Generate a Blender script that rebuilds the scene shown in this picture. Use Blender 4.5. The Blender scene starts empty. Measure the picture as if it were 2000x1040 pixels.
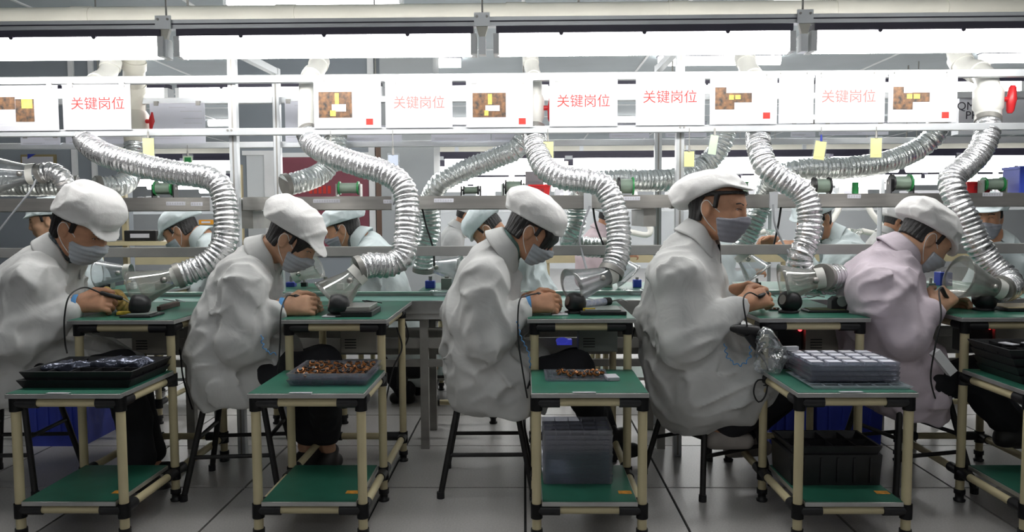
import bpy, bmesh, math, random
import numpy as np
from mathutils import Vector, Matrix

# ------------------------------------------------------------------ camera, world, exposure
sc = bpy.context.scene
COL = sc.collection
F = 1500.0                                   # focal length in pixels of the 2000 x 1040 frame
CAM = Vector((0.0, 0.0, 1.15))
RC = (Matrix.Rotation(math.radians(0.92), 3, 'Z') @ Matrix.Rotation(math.radians(90 - 3.66), 3, 'X')
      @ Matrix.Rotation(math.radians(-0.30), 3, 'Z'))
cam_data = bpy.data.cameras.new('camera')
cam_data.sensor_width = 36.0
cam_data.lens = F / 2000.0 * 36.0
cam_data.clip_start = 0.05
cam = bpy.data.objects.new('camera', cam_data)
COL.objects.link(cam)
cam.matrix_world = Matrix.Translation(CAM) @ RC.to_4x4()
sc.camera = cam

world = bpy.data.worlds.new('hall_ambient')
sc.world = world
world.use_nodes = True
world.node_tree.nodes['Background'].inputs[0].default_value = (0.95, 0.97, 1.0, 1)
world.node_tree.nodes['Background'].inputs[1].default_value = 0.10

sc.view_settings.view_transform = 'Standard'
sc.view_settings.look = 'None'
sc.view_settings.gamma = 1.0
sc.view_settings.use_curve_mapping = False
sc.view_settings.exposure = 0.0
sc.cycles.use_denoising = True
sc.cycles.max_bounces = 8
sc.cycles.transparent_max_bounces = 16

LAMP = 24.0                                   # emission of the near tubes, bloom shape included
FARLAMP = 11.0

# ------------------------------------------------------------------ pixel -> place helpers
def W(px, py, Y):
    """point seen at pixel (px, py) that stands at depth Y"""
    d = RC @ Vector(((px - 1000) / F, (520 - py) / F, -1.0))
    return CAM + d * (Y / d.y)
def WZ(px, py, z):
    """point seen at pixel (px, py) at height z"""
    d = RC @ Vector(((px - 1000) / F, (520 - py) / F, -1.0))
    return CAM + d * ((z - CAM.z) / d.z)
V = Vector
rnd = random.Random(7)

# ------------------------------------------------------------------ materials
MATS = {}
def mat(name, col, rough=0.6, metal=0.0, var=0.0, vscale=8.0, bump=0.0, bscale=60.0, spec=0.5, emit=None, es=0.0,
        trans=0.0, alpha=1.0, stretch=None, col2=None, sss=0.0, bdist=0.004):
    if name in MATS: return MATS[name]
    m = bpy.data.materials.new(name); m.use_nodes = True
    nt = m.node_tree; N = nt.nodes; Lk = nt.links
    b = N['Principled BSDF']
    b.inputs['Base Color'].default_value = (*col, 1)
    b.inputs['Roughness'].default_value = rough
    b.inputs['Metallic'].default_value = metal
    b.inputs['Specular IOR Level'].default_value = spec
    if trans: b.inputs['Transmission Weight'].default_value = trans
    if sss:
        b.inputs['Subsurface Weight'].default_value = sss
        b.inputs['Subsurface Radius'].default_value = (0.02, 0.008, 0.005)
    if alpha < 1: b.inputs['Alpha'].default_value = alpha
    if emit:
        b.inputs['Emission Color'].default_value = (*emit, 1)
        b.inputs['Emission Strength'].default_value = es
    if var or bump:
        tc = N.new('ShaderNodeTexCoord'); src = tc.outputs['Object']
        if stretch:
            mp = N.new('ShaderNodeMapping'); mp.inputs['Scale'].default_value = stretch
            Lk.new(src, mp.inputs['Vector']); src = mp.outputs['Vector']
    if var:
        nz = N.new('ShaderNodeTexNoise'); nz.inputs['Scale'].default_value = vscale; nz.inputs['Detail'].default_value = 4
        Lk.new(src, nz.inputs['Vector'])
        mx = N.new('ShaderNodeMix'); mx.data_type = 'RGBA'
        c2 = col2 if col2 else tuple(c * (1 - var) for c in col)
        mx.inputs[6].default_value = (*[min(1, c * (1 + var * 0.4)) for c in col], 1); mx.inputs[7].default_value = (*c2, 1)
        rp = N.new('ShaderNodeMapRange'); rp.inputs[1].default_value = 0.35; rp.inputs[2].default_value = 0.68
        Lk.new(nz.outputs['Fac'], rp.inputs[0]); Lk.new(rp.outputs[0], mx.inputs[0]); Lk.new(mx.outputs[2], b.inputs['Base Color'])
    if bump:
        nb = N.new('ShaderNodeTexNoise'); nb.inputs['Scale'].default_value = bscale; nb.inputs['Detail'].default_value = 3; nb.inputs['Distortion'].default_value = 0.8 if bdist > 0.004 else 0.0
        Lk.new(src, nb.inputs['Vector'])
        bp = N.new('ShaderNodeBump'); bp.inputs['Strength'].default_value = bump; bp.inputs['Distance'].default_value = bdist
        Lk.new(nb.outputs['Fac'], bp.inputs['Height']); Lk.new(bp.outputs[0], b.inputs['Normal'])
    MATS[name] = m
    return m
def clear(name, tint=(0.9, 0.93, 0.95), body=0.25, gloss=0.12, bodycol=(0.75, 0.78, 0.8)):
    """thin clear plastic sheet: mostly see-through, slightly milky, shiny"""
    if name in MATS: return MATS[name]
    m = bpy.data.materials.new(name); m.use_nodes = True
    nt = m.node_tree; N = nt.nodes; Lk = nt.links
    N.remove(N['Principled BSDF']); out = N['Material Output']
    t = N.new('ShaderNodeBsdfTransparent'); t.inputs[0].default_value = (*tint, 1)
    d = N.new('ShaderNodeBsdfDiffuse'); d.inputs[0].default_value = (*bodycol, 1)
    tl = N.new('ShaderNodeBsdfTranslucent'); tl.inputs[0].default_value = (*bodycol, 1)
    g = N.new('ShaderNodeBsdfGlossy'); g.inputs[0].default_value = (1, 1, 1, 1); g.inputs['Roughness'].default_value = 0.12
    md = N.new('ShaderNodeMixShader'); md.inputs[0].default_value = 0.5
    Lk.new(d.outputs[0], md.inputs[1]); Lk.new(tl.outputs[0], md.inputs[2])
    m1 = N.new('ShaderNodeMixShader'); m1.inputs[0].default_value = body
    Lk.new(t.outputs[0], m1.inputs[1]); Lk.new(md.outputs[0], m1.inputs[2])
    fr = N.new('ShaderNodeFresnel'); fr.inputs[0].default_value = 1.45
    ad = N.new('ShaderNodeMath'); ad.operation = 'MULTIPLY_ADD'; ad.inputs[1].default_value = 0.8; ad.inputs[2].default_value = gloss * 0.3
    Lk.new(fr.outputs[0], ad.inputs[0])
    m2 = N.new('ShaderNodeMixShader')
    Lk.new(ad.outputs[0], m2.inputs[0]); Lk.new(m1.outputs[0], m2.inputs[1]); Lk.new(g.outputs[0], m2.inputs[2])
    Lk.new(m2.outputs[0], out.inputs[0])
    MATS[name] = m
    return m

M_skin = mat('skin', (0.52, 0.265, 0.155), 0.55, var=0.18, vscale=25, sss=0.08)
M_skin2 = mat('skin_pale', (0.56, 0.32, 0.20), 0.55, var=0.15, vscale=25, sss=0.08)
M_hair = mat('black_hair', (0.012, 0.010, 0.010), 0.42, bump=0.8, bscale=160, stretch=(1, 1, 0.25))
M_coat = mat('white_nonwoven', (0.62, 0.62, 0.61), 0.85, var=0.12, vscale=5, bump=0.5, bscale=9, bdist=0.012, spec=0.2)
M_coatp = mat('pinkish_nonwoven', (0.65, 0.57, 0.63), 0.85, var=0.12, vscale=5, bump=0.5, bscale=9, bdist=0.012, spec=0.2)
M_coatb = mat('bluish_nonwoven', (0.64, 0.71, 0.72), 0.85, var=0.12, vscale=5, bump=0.5, bscale=9, bdist=0.012, spec=0.2)
M_cap = mat('cap_cloth', (0.78, 0.77, 0.76), 0.9, var=0.05, vscale=6, bump=0.5, bscale=40, spec=0.2)
M_capb = mat('bluish_cap_cloth', (0.70, 0.77, 0.79), 0.9, var=0.05, vscale=6, bump=0.5, bscale=40, spec=0.2)
M_mask = mat('mask_cloth', (0.42, 0.45, 0.49), 0.9, var=0.06, vscale=12, bump=0.3, bscale=80, spec=0.1)
M_maskg = mat('grey_mask_cloth', (0.30, 0.30, 0.34), 0.9, var=0.06, vscale=12, bump=0.3, bscale=80, spec=0.1)
M_loop = mat('ear_loop', (0.75, 0.75, 0.74), 0.8)
M_pants = mat('black_trousers', (0.012, 0.012, 0.016), 0.85, var=0.3, vscale=10)
M_shoe = mat('dark_shoe', (0.02, 0.018, 0.018), 0.5, var=0.3)
M_shoeg = mat('grey_shoe', (0.32, 0.29, 0.27), 0.6, var=0.2)
M_shirt = mat('dark_check_shirt', (0.03, 0.04, 0.05), 0.8, var=0.6, vscale=90, col2=(0.16, 0.19, 0.2))
M_shirtg = mat('green_shirt', (0.10, 0.17, 0.15), 0.8, var=0.2, vscale=30)
M_eye = mat('eye_white', (0.7, 0.68, 0.66), 0.3)
M_iris = mat('dark_iris', (0.015, 0.01, 0.008), 0.2)
M_strap = mat('blue_strap', (0.09, 0.30, 0.62), 0.6)
M_beige = mat('beige_coated_tube', (0.62, 0.54, 0.33), 0.42, var=0.08, vscale=6)
M_black = mat('black_plastic', (0.014, 0.014, 0.016), 0.45, var=0.3, vscale=30)
M_blackm = mat('black_matt_metal', (0.018, 0.017, 0.017), 0.5, var=0.3, vscale=20)
M_green = mat('green_antistatic_mat', (0.022, 0.135, 0.088), 0.42, var=0.12, vscale=14)
M_alu = mat('aluminium_edge', (0.50, 0.50, 0.49), 0.38, metal=0.7, var=0.12, vscale=14)
M_prof = mat('anodised_profile', (0.62, 0.64, 0.66), 0.40, metal=0.45, var=0.06, vscale=8)
M_rail = mat('dull_grey_rail', (0.36, 0.36, 0.35), 0.45, metal=0.5, var=0.1, vscale=8)
M_steel = mat('brushed_steel', (0.52, 0.50, 0.47), 0.30, metal=0.85, var=0.12, vscale=10, stretch=(0.4, 6, 6))
M_steeld = mat('dull_steel', (0.34, 0.33, 0.31), 0.45, metal=0.55, var=0.2, vscale=8)
M_pvc = mat('white_pvc', (0.80, 0.79, 0.74), 0.35, var=0.05, vscale=5)
M_duct = mat('beige_duct', (0.66, 0.64, 0.56), 0.45, var=0.10, vscale=3)
M_foil = mat('aluminium_foil', (0.80, 0.80, 0.81), 0.24, metal=0.85, bump=0.7, bscale=95)
M_foil2 = mat('greenish_foil', (0.76, 0.80, 0.80), 0.27, metal=0.85, bump=0.6, bscale=85)
M_white = mat('white_paint', (0.78, 0.79, 0.80), 0.5, var=0.04)
M_paper = mat('white_paper', (0.50, 0.50, 0.535), 0.6, var=0.03, vscale=5)
M_paperb = mat('lilac_paper', (0.74, 0.75, 0.84), 0.6, var=0.04, vscale=5)
M_red = mat('red_plastic', (0.62, 0.025, 0.03), 0.35)
M_redink = mat('red_ink', (0.52, 0.03, 0.02), 0.7)
M_redp = mat('glare_paled_red_ink', (0.55, 0.16, 0.14), 0.7)  # lamp glare over the print, put into the ink colour
M_grey = mat('grey_ink', (0.42, 0.42, 0.46), 0.7)
M_greyp = mat('pale_grey_ink', (0.62, 0.62, 0.68), 0.7)
M_yel = mat('yellow_tag', (0.72, 0.70, 0.33), 0.6, var=0.08, vscale=20)
M_tagg = mat('pale_green_tag', (0.55, 0.68, 0.50), 0.6, var=0.08, vscale=20)
M_tagb = mat('grey_blue_tag', (0.45, 0.50, 0.60), 0.6, var=0.08, vscale=20)
M_sponge = mat('yellow_sponge', (0.62, 0.44, 0.05), 0.9, var=0.3, vscale=60)
M_orange = mat('orange_sticker', (0.70, 0.30, 0.03), 0.6, var=0.35, vscale=60)
M_blue = mat('blue_plastic', (0.03, 0.05, 0.36), 0.45, var=0.15)
M_blueb = mat('bright_blue_plastic', (0.05, 0.09, 0.55), 0.45)
M_gwire = mat('green_plastic', (0.02, 0.22, 0.06), 0.4)
M_wire = mat('solder_wire', (0.30, 0.38, 0.31), 0.35, metal=0.5, bump=0.6, bscale=300, stretch=(12, 0.3, 0.3))
M_wall = mat('grey_blue_wall', (0.25, 0.28, 0.31), 0.55, var=0.06, vscale=2)
M_wallw = mat('white_wall', (0.66, 0.69, 0.71), 0.6, var=0.04, vscale=2)
M_column = mat('grey_column', (0.34, 0.36, 0.37), 0.6, var=0.05, vscale=2)
M_ceil = mat('ceiling_panel', (0.40, 0.45, 0.48), 0.65, var=0.05, vscale=3)
M_tile = mat('speckled_floor_tile', (0.46, 0.445, 0.435), 0.32, var=0.14, vscale=130, spec=0.45)
M_joint = mat('dark_floor_joint', (0.02, 0.02, 0.02), 0.9)
M_maroon = mat('maroon_board', (0.20, 0.035, 0.06), 0.5, var=0.1)
M_box = mat('beige_grey_enclosure', (0.33, 0.31, 0.27), 0.5, var=0.1)
M_boxg = mat('grey_green_enclosure', (0.22, 0.25, 0.23), 0.5, var=0.1)
M_bag = clear('crinkled_poly_bag', body=0.12, gloss=0.6)
M_clear = clear('clear_plastic', tint=(0.95, 0.96, 0.97), body=0.13)
M_hood = clear('milky_plastic', tint=(0.95, 0.95, 0.94), body=0.20, bodycol=(0.85, 0.85, 0.80))
M_tray = clear('clear_blister', tint=(0.80, 0.82, 0.88), body=0.20, bodycol=(0.60, 0.60, 0.68))
M_lamp = mat('fluorescent_glow', (0.9, 0.9, 0.9), 0.4, emit=(1.0, 0.99, 0.965), es=LAMP)
M_lampf = mat('far_fluorescent_glow', (0.9, 0.9, 0.9), 0.4, emit=(1.0, 0.99, 0.97), es=FARLAMP)
M_lhous = mat('lamp_housing', (0.05, 0.045, 0.075), 0.5, var=0.1)
M_belt = mat('green_belt', (0.10, 0.24, 0.20), 0.35, var=0.08)
M_copper = mat('copper_winding', (0.42, 0.17, 0.05), 0.35, metal=0.6, var=0.6, vscale=80, col2=(0.10, 0.05, 0.03))
M_led = mat('red_led', (0.5, 0.02, 0.02), 0.3, emit=(1, 0.05, 0.06), es=4)
M_blueled = mat('blue_indicator', (0.03, 0.03, 0.5), 0.3, emit=(0.1, 0.12, 1.0), es=0.25)
M_photo = mat('printed_photo', (0.16, 0.075, 0.028), 0.5, var=1.0, vscale=42, col2=(0.018, 0.016, 0.015))
M_dark = mat('dark_ink', (0.06, 0.06, 0.08), 0.6)
M_photoy = mat('printed_photo_yellow', (0.75, 0.62, 0.10), 0.5, var=0.4, vscale=60)
M_purple = mat('purple_plastic', (0.22, 0.05, 0.38), 0.45)
M_cable = mat('black_cable', (0.015, 0.015, 0.016), 0.5)
M_cableg = mat('grey_cable', (0.30, 0.31, 0.33), 0.4)
M_cot = mat('yellow_finger_cot', (0.62, 0.42, 0.13), 0.6, var=0.15, vscale=40)
M_lines = mat('printed_text', (0.50, 0.50, 0.56), 0.7)

# ------------------------------------------------------------------ objects, parts, meshes
def tag(o, label=None, cat=None, group=None, kind=None):
    if label: o['label'] = label
    if cat: o['category'] = cat
    if group: o['group'] = group
    if kind: o['kind'] = kind
    return o
def thing(name, label, cat, loc=(0, 0, 0), group=None):
    o = bpy.data.objects.new(name, None); COL.objects.link(o)
    o.empty_display_size = 0.05; o.location = loc
    return tag(o, label, cat, group)
def org(o):
    p = V((0, 0, 0))
    while o is not None:
        p += o.location; o = o.parent
    return p
def link_mesh(name, me, m, parent=None, loc=None):
    o = bpy.data.objects.new(name, me); COL.objects.link(o)
    if m is not None and not me.materials: me.materials.append(m)
    if parent is not None: o.parent = parent
    if loc is not None: o.location = loc
    return o

class MB:
    """collects shapes in world coordinates, then links them as ONE mesh object"""
    def __init__(s): s.v = []; s.f = []; s.sm = []
    def add(s, vs, fs, smooth=False):
        n = len(s.v); s.v.extend([tuple(p) for p in vs])
        for f in fs: s.f.append(tuple(i + n for i in f)); s.sm.append(smooth)
        return s
    def box(s, c, d, rot=None):
        c = V(c); hx, hy, hz = d[0] / 2, d[1] / 2, d[2] / 2
        vs = [V((x, y, z)) for x in (-hx, hx) for y in (-hy, hy) for z in (-hz, hz)]
        if rot is not None: vs = [rot @ p for p in vs]
        return s.add([c + p for p in vs], [(0, 1, 3, 2), (4, 6, 7, 5), (0, 4, 5, 1), (2, 3, 7, 6), (0, 2, 6, 4), (1, 5, 7, 3)])
    def span(s, a, b):
        a = V(a); b = V(b)
        return s.box((a + b) / 2, [abs(b[i] - a[i]) for i in range(3)])
    def rings(s, rings, caps=True, smooth=True, closed=False):
        n = len(rings[0]); vs = [p for r in rings for p in r]; fs = []
        m = len(rings)
        for i in range(m - 1 + (1 if closed else 0)):
            a = i * n; b = ((i + 1) % m) * n
            for j in range(n): fs.append((a + j, a + (j + 1) % n, b + (j + 1) % n, b + j))
        s.add(vs, fs, smooth)
        if caps and not closed:
            s.add(rings[0], [tuple(range(n))[::-1]]); s.add(rings[-1], [tuple(range(n))])
        return s
    def cyl(s, a, b, r0, r1=None, seg=14, caps=True):
        a = V(a); b = V(b); r1 = r0 if r1 is None else r1
        d = (b - a).normalized(); u = d.orthogonal().normalized(); w = d.cross(u)
        R = lambda c, r: [c + (u * math.cos(t) + w * math.sin(t)) * r for t in [2 * math.pi * k / seg for k in range(seg)]]
        return s.rings([R(a, r0), R(b, r1)], caps)
    def lathe(s, a, d, prof, seg=18, caps=True):
        """prof: (distance along d, radius)"""
        a = V(a); d = V(d).normalized(); u = d.orthogonal().normalized(); w = d.cross(u)
        rs = [[a + d * h + (u * math.cos(2 * math.pi * k / seg) + w * math.sin(2 * math.pi * k / seg)) * r for k in range(seg)] for h, r in prof]
        return s.rings(rs, caps)
    def tube(s, pts, r, seg=10, caps=True, prof=None):
        """sweep a circle along pts; r number or function of index"""
        pts = [V(p) for p in pts]; n = len(pts); rs = []
        t = (pts[1] - pts[0]).normalized(); u = t.orthogonal().normalized()
        for i, p in enumerate(pts):
            t2 = (pts[min(i + 1, n - 1)] - pts[max(i - 1, 0)])
            if t2.length < 1e-9: t2 = t
            t = t2.normalized(); u = (u - t * u.dot(t)).normalized(); w = t.cross(u)
            rr = r(i) if callable(r) else r
            rs.append([p + (u * math.cos(2 * math.pi * k / seg) + w * math.sin(2 * math.pi * k / seg)) * rr for k in range(seg)])
        return s.rings(rs, caps)
    def ell(s, c, r, seg=14, rot=None):
        c = V(c); rs = []
        for i in range(1, 8):
            a = math.pi * i / 8
            ring = [V((r[0] * math.sin(a) * math.cos(2 * math.pi * k / seg), r[1] * math.sin(a) * math.sin(2 * math.pi * k / seg), -r[2] * math.cos(a))) for k in range(seg)]
            rs.append([c + (rot @ p if rot is not None else p) for p in ring])
        return s.rings(rs)
    def plate(s, pts, nrm, th):
        """flat polygon pts, thickened along nrm"""
        nrm = V(nrm).normalized() * th; n = len(pts); a = [V(p) for p in pts]; b = [p + nrm for p in a]
        return s.add(a + b, [tuple(range(n))[::-1], tuple(range(n, 2 * n))] + [(i, (i + 1) % n, (i + 1) % n + n, i + n) for i in range(n)])
    def build(s, name, m, parent=None, label=None, cat=None, group=None, kind=None, bevel=0, loc=None):
        vs = np.array(s.v, dtype=np.float64)
        if parent is not None: o0 = np.array(org(parent)); lc = None
        else:
            lo = vs.min(0); hi = vs.max(0)
            lc = V(loc) if loc is not None else V(((lo[0] + hi[0]) / 2, (lo[1] + hi[1]) / 2, lo[2])); o0 = np.array(lc)
        me = bpy.data.meshes.new(name)
        me.from_pydata([tuple(p) for p in vs - o0], [], s.f)
        me.polygons.foreach_set('use_smooth', s.sm); me.update()
        o = link_mesh(name, me, m, parent, lc)
        bm = bmesh.new(); bm.from_mesh(me); bmesh.ops.recalc_face_normals(bm, faces=bm.faces); bm.to_mesh(me); bm.free()
        if bevel:
            b = o.modifiers.new('bevel', 'BEVEL'); b.width = bevel; b.segments = 2; b.limit_method = 'ANGLE'
        return tag(o, label, cat, group, kind)

def curve_pts(ctrl, step=0.01):
    """Catmull-Rom through ctrl, resampled at even steps"""
    P = [V(c) for c in ctrl]; P = [P[0] * 2 - P[1]] + P + [P[-1] * 2 - P[-2]]
    out = []
    for i in range(1, len(P) - 2):
        a, b, c, d = P[i - 1:i + 3]
        for k in range(24):
            t = k / 24
            out.append(0.5 * ((2 * b) + (c - a) * t + (2 * a - 5 * b + 4 * c - d) * t * t + (3 * b - a - 3 * c + d) * t ** 3))
    out.append(P[-2])
    L = [0.0]
    for i in range(1, len(out)): L.append(L[-1] + (out[i] - out[i - 1]).length)
    n = max(2, int(L[-1] / step)); res = []; j = 0
    for k in range(n + 1):
        s_ = L[-1] * k / n
        while j < len(L) - 2 and L[j + 1] < s_: j += 1
        q = 0 if L[j + 1] == L[j] else (s_ - L[j]) / (L[j + 1] - L[j])
        res.append(out[j].lerp(out[j + 1], q))
    return res

FONT_CACHE = {}
def text_mesh(txt, size):
    """lettering as a flat mesh in the local XY plane, centred"""
    key = (txt, size)
    if key in FONT_CACHE: return FONT_CACHE[key]
    cu = bpy.data.curves.new('lettering', 'FONT'); cu.body = txt; cu.size = size; cu.align_x = 'CENTER'; cu.align_y = 'CENTER'
    cu.resolution_u = 3; cu.extrude = 0.0003
    ob = bpy.data.objects.new('lettering', cu); COL.objects.link(ob)
    dg = bpy.context.evaluated_depsgraph_get()
    me = bpy.data.meshes.new_from_object(ob.evaluated_get(dg))
    bpy.data.objects.remove(ob); me.materials.clear()
    FONT_CACHE[key] = me
    return me
def lettering(txt, size, m, parent, centre, rz=0.0, name='lettering', width=None):
    me = text_mesh(txt, size).copy()
    o = link_mesh(name, me, m, parent)
    sx = 1.0
    if width:
        xs = [v.co.x for v in me.vertices]; sx = width / max(1e-6, max(xs) - min(xs))
    o.location = V(centre) - org(parent); o.rotation_euler = (math.pi / 2, 0, rz); o.scale = (sx, 1, 1)
    return o

# ================================================================== the hall
fl = MB(); fl.span((-16, 10.4, -0.05), (16, 18, 0)); fl.span((-16, -4, -0.05), (16, 0.8, 0))
floor = fl.build('floor', M_tile, kind='structure', loc=(0, 0, 0))
MB().span((-16, 0.8, -0.05), (16, 10.4, -0.008)).build('subfloor', M_joint, floor)
tile0 = None
for j in range(16):
    y0 = 0.8 + 0.6 * j
    for i in range(-14, 14):
        if abs(0.6 * i + 0.3) > 0.74 * (y0 + 0.6) + 0.75: continue
        if tile0 is None:
            o = MB().box((0.6 * i + 0.3, y0 + 0.3, -0.006), (0.590, 0.590, 0.012)).build('floor_tile', M_tile, floor)
            tile0 = o; b0 = (i, y0)
        else:
            o = tile0.copy(); COL.objects.link(o); o.location = (0.6 * (i - b0[0]), y0 - b0[1], 0)
ce = MB().span((-16, -4, 2.70), (16, 18, 2.75)).build('ceiling', M_ceil, kind='structure')
for k in range(-12, 13):
    MB().span((k * 1.2 - 0.012, -4, 2.692), (k * 1.2 + 0.012, 18, 2.70)).build('ceiling_joint', M_white, ce)
for k in range(2, 15):
    MB().span((-16, k * 1.2 - 0.012, 2.6915), (16, k * 1.2 + 0.012, 2.6995)).build('ceiling_joint', M_white, ce)
MB().span((-16, 17, 0), (16, 17.1, 2.7)).build('wall_back', M_wallw, kind='structure')
MB().span((-16.1, -4, 0), (-16, 17, 2.7)).build('wall_left', M_wallw, kind='structure')
MB().span((16, -4, 0), (16.1, 17, 2.7)).build('wall_right', M_wallw, kind='structure')

# partition walls on the far side of the aisle: panels with pale joints
def xat(px, Y): return W(px, 430, Y).x
YP = 7.0
wp = MB().span((-9, YP, 0), (xat(252, YP), YP + 0.08, 2.7)).build('wall_partition', M_wall, kind='structure')
for px, w in ((152, 0.05), (190, 0.045), (-60, 0.05)):
    x = xat(px, YP); MB().span((x - w / 2, YP - 0.02, 0), (x + w / 2, YP, 2.7)).build('joint_strip', M_white, wp)
wp2 = MB().span((xat(468, YP), YP, 0), (xat(760, YP), YP + 0.08, 2.7)).build('wall_partition_far', M_wall, kind='structure')
# a white door frame with a door leaf in the second partition
d1 = MB().span((xat(486, YP), YP - 0.02, 0), (xat(520, YP), YP, 1.72)).build('door_1', M_wallw, kind='structure')
MB().span((xat(522, YP), YP - 0.05, 0), (xat(541, YP), YP, 1.76)).build('door_frame', M_white, d1)
MB().span((xat(480, YP), YP - 0.05, 1.72), (xat(522, YP), YP, 1.76)).build('door_frame', M_white, d1)
t1_ = MB().span((xat(724, YP), YP - 0.05, 0), (xat(736, YP), YP, 2.7)).build('trim_1', M_white, kind='structure')
t2_ = MB().span((xat(739, YP), YP - 0.08, 0), (xat(749, YP), YP, 2.2)).build('trim_2', mat('brown_wood_trim', (0.16, 0.09, 0.06), 0.5), kind='structure')
MB().span((xat(752, 6.9), 6.75, 0), (xat(850, 6.8), 7.25, 2.7)).build('wall_column', M_column, kind='structure')
# maroon board and framed notice hung on the partitions
t = thing('notice_board', 'large maroon board on the pale partition behind the green-reeled shelf', 'board', (xat(625, YP), YP, 0.8))
MB().span((xat(556, YP), YP - 0.03, 0.8), (xat(722, YP), YP, 1.70)).build('panel', M_maroon, t)
MB().span((xat(553, YP), YP - 0.035, 1.70), (xat(725, YP), YP, 1.74)).build('frame_edge', M_white, t)
for k in range(5):
    MB().span((xat(607 + 9 * k, YP), YP - 0.034, 1.37), (xat(613 + 9 * k, YP), YP - 0.03, 1.44)).build('mark', M_redink, t)
t = thing('framed_notice', 'small framed white notice with a blue corner on grey wall', 'notice', (xat(82, YP), YP, 1.5))
MB().span((xat(50, YP), YP - 0.03, 1.44), (xat(116, YP), YP, 1.74)).build('frame', mat('brass_frame', (0.25, 0.2, 0.1), 0.4), t)
MB().span((xat(53, YP), YP - 0.034, 1.46), (xat(113, YP), YP - 0.03, 1.72)).build('sheet', M_paper, t)
MB().plate([W(54, 301, YP - 0.035), W(70, 301, YP - 0.035), W(54, 311, YP - 0.035)], (0, -1, 0), 0.002).build('corner_mark', M_blue, t)
MB().span((xat(86, YP), YP - 0.037, 1.60), (xat(92, YP), YP - 0.034, 1.64)).build('mark', M_black, t)

# ------------------------------------------------------------------ ceiling lamps of the hall
def tube_light(x0, x1, Y, zc, label, group, h=0.085, d=0.075, m=M_lamp, name='tube_light', detail=True):
    t = thing(name, label, 'light', ((x0 + x1) / 2, Y, zc), group)
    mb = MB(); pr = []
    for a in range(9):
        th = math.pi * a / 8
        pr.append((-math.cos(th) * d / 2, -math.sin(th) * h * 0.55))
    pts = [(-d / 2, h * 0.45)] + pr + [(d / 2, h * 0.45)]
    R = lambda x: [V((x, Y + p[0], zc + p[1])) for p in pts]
    mb.rings([R(x0 + 0.012), R(x1 - 0.012)], True, True).build('tube_glow', m, t)  # stands for a bare tube; its bloom is built into the shape
    MB().span((x0, Y - d / 2 - 0.006, zc + h * 0.45), (x1, Y + d / 2 + 0.006, zc + h * 0.45 + 0.028)).build('housing', M_lhous, t)
    if detail:
        for x in (x0, x1):
            MB().span((x - 0.012, Y - d / 2 - 0.004, zc - h * 0.5), (x + 0.012, Y + d / 2 + 0.004, zc + h * 0.45)).build('end_cap', M_white, t)
        for k in (0.22, 0.5, 0.78):
            x = x0 + (x1 - x0) * k
            MB().cyl((x, Y - d / 2 - 0.012, zc + h * 0.42), (x, Y - d / 2 + 0.01, zc + h * 0.42), 0.009, seg=10).build('catch', M_lhous, t)
    return t
for i, (px0, px1, Y) in enumerate(((455, 790, 5.37), (1500, 1835, 5.37), (-560, -225, 5.37))):
    tube_light(xat(px0, Y), xat(px1, Y), Y, 2.655, 'long tube light fixed flat on the hall ceiling', 'tube lights on the hall ceiling', m=M_lampf, name='ceiling_light')
for i, (x, Y) in enumerate([(a, b) for b in (0.6, -1.6) for a in (-2.4, 0.2, 2.8)] + [(a, b) for b in (7.6, 12.2) for a in (-4.4, -1.2, 1.9, 5.0)]):  # the rows above and behind the camera are added as ambient fill
    tube_light(x - 0.6, x + 0.6, Y, 2.655, 'unseen fill tube light over the aisle before the work tables' if Y < 3 else 'ceiling tube light over the aisle before the pale bench' if Y < 9 else 'ceiling tube light between the distant lines', 'tube lights on the hall ceiling', m=M_lampf, name='ceiling_light', detail=False)

# ================================================================== overhead services of the near line
YL = 3.19
lamp_px = ((-245, 322), (354, 926), (970, 1542), (1583, 2155))
lamp_lab = ('suspended tube light over the stool beside the black tray of bags', 'suspended tube light above the tray of copper coils',
            'suspended tube light above the tall clear tray stack', 'suspended tube light above the black crate and blue bins')
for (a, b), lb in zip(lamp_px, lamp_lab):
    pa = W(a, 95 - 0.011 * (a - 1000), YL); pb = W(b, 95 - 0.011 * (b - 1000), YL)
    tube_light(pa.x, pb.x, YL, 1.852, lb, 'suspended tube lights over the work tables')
bz = 1.925
t = thing('light_track', 'long aluminium channel carrying the row of suspended tube lights', 'track', (0, YL, bz))
MB().span((-3.4, YL - 0.022, bz), (3.4, YL + 0.022, bz + 0.036)).build('channel', M_prof, t)
MB().span((-3.4, YL - 0.026, bz + 0.016), (3.4, YL - 0.022, bz + 0.020)).build('channel_groove', M_lhous, t)
for px in (-280, 338, 945, 1560, 2190):
    x = xat(px, YL)
    br = MB().span((x - 0.032, YL - 0.034, bz - 0.004), (x + 0.032, YL - 0.027, bz + 0.05)).build('bracket', M_prof, t)
    MB().plate([V((x - 0.024, YL - 0.03, bz - 0.004)), V((x + 0.024, YL - 0.03, bz - 0.004)), V((x + 0.012, YL - 0.03, bz - 0.045)), V((x - 0.012, YL - 0.03, bz - 0.045))], (0, 1, 0), 0.02).build('hanger', M_duct, br)
    MB().span((x - 0.014, YL - 0.03, bz - 0.115), (x + 0.014, YL + 0.02, bz - 0.045)).build('lamp_clamp', M_prof, br)
    for sx in (-0.02, 0.02):
        MB().cyl((x + sx, YL - 0.037, bz + 0.035), (x + sx, YL - 0.034, bz + 0.035), 0.005, seg=8).build('screw', M_steeld, br)
# wires that hang the track from the ceiling
for px in (338, 945, 1560):
    x = xat(px, YL)
    MB().cyl((x, YL, bz + 0.036), (x, YL, 2.70), 0.004, seg=6).build('hanging_rod', M_steeld, t)
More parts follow.
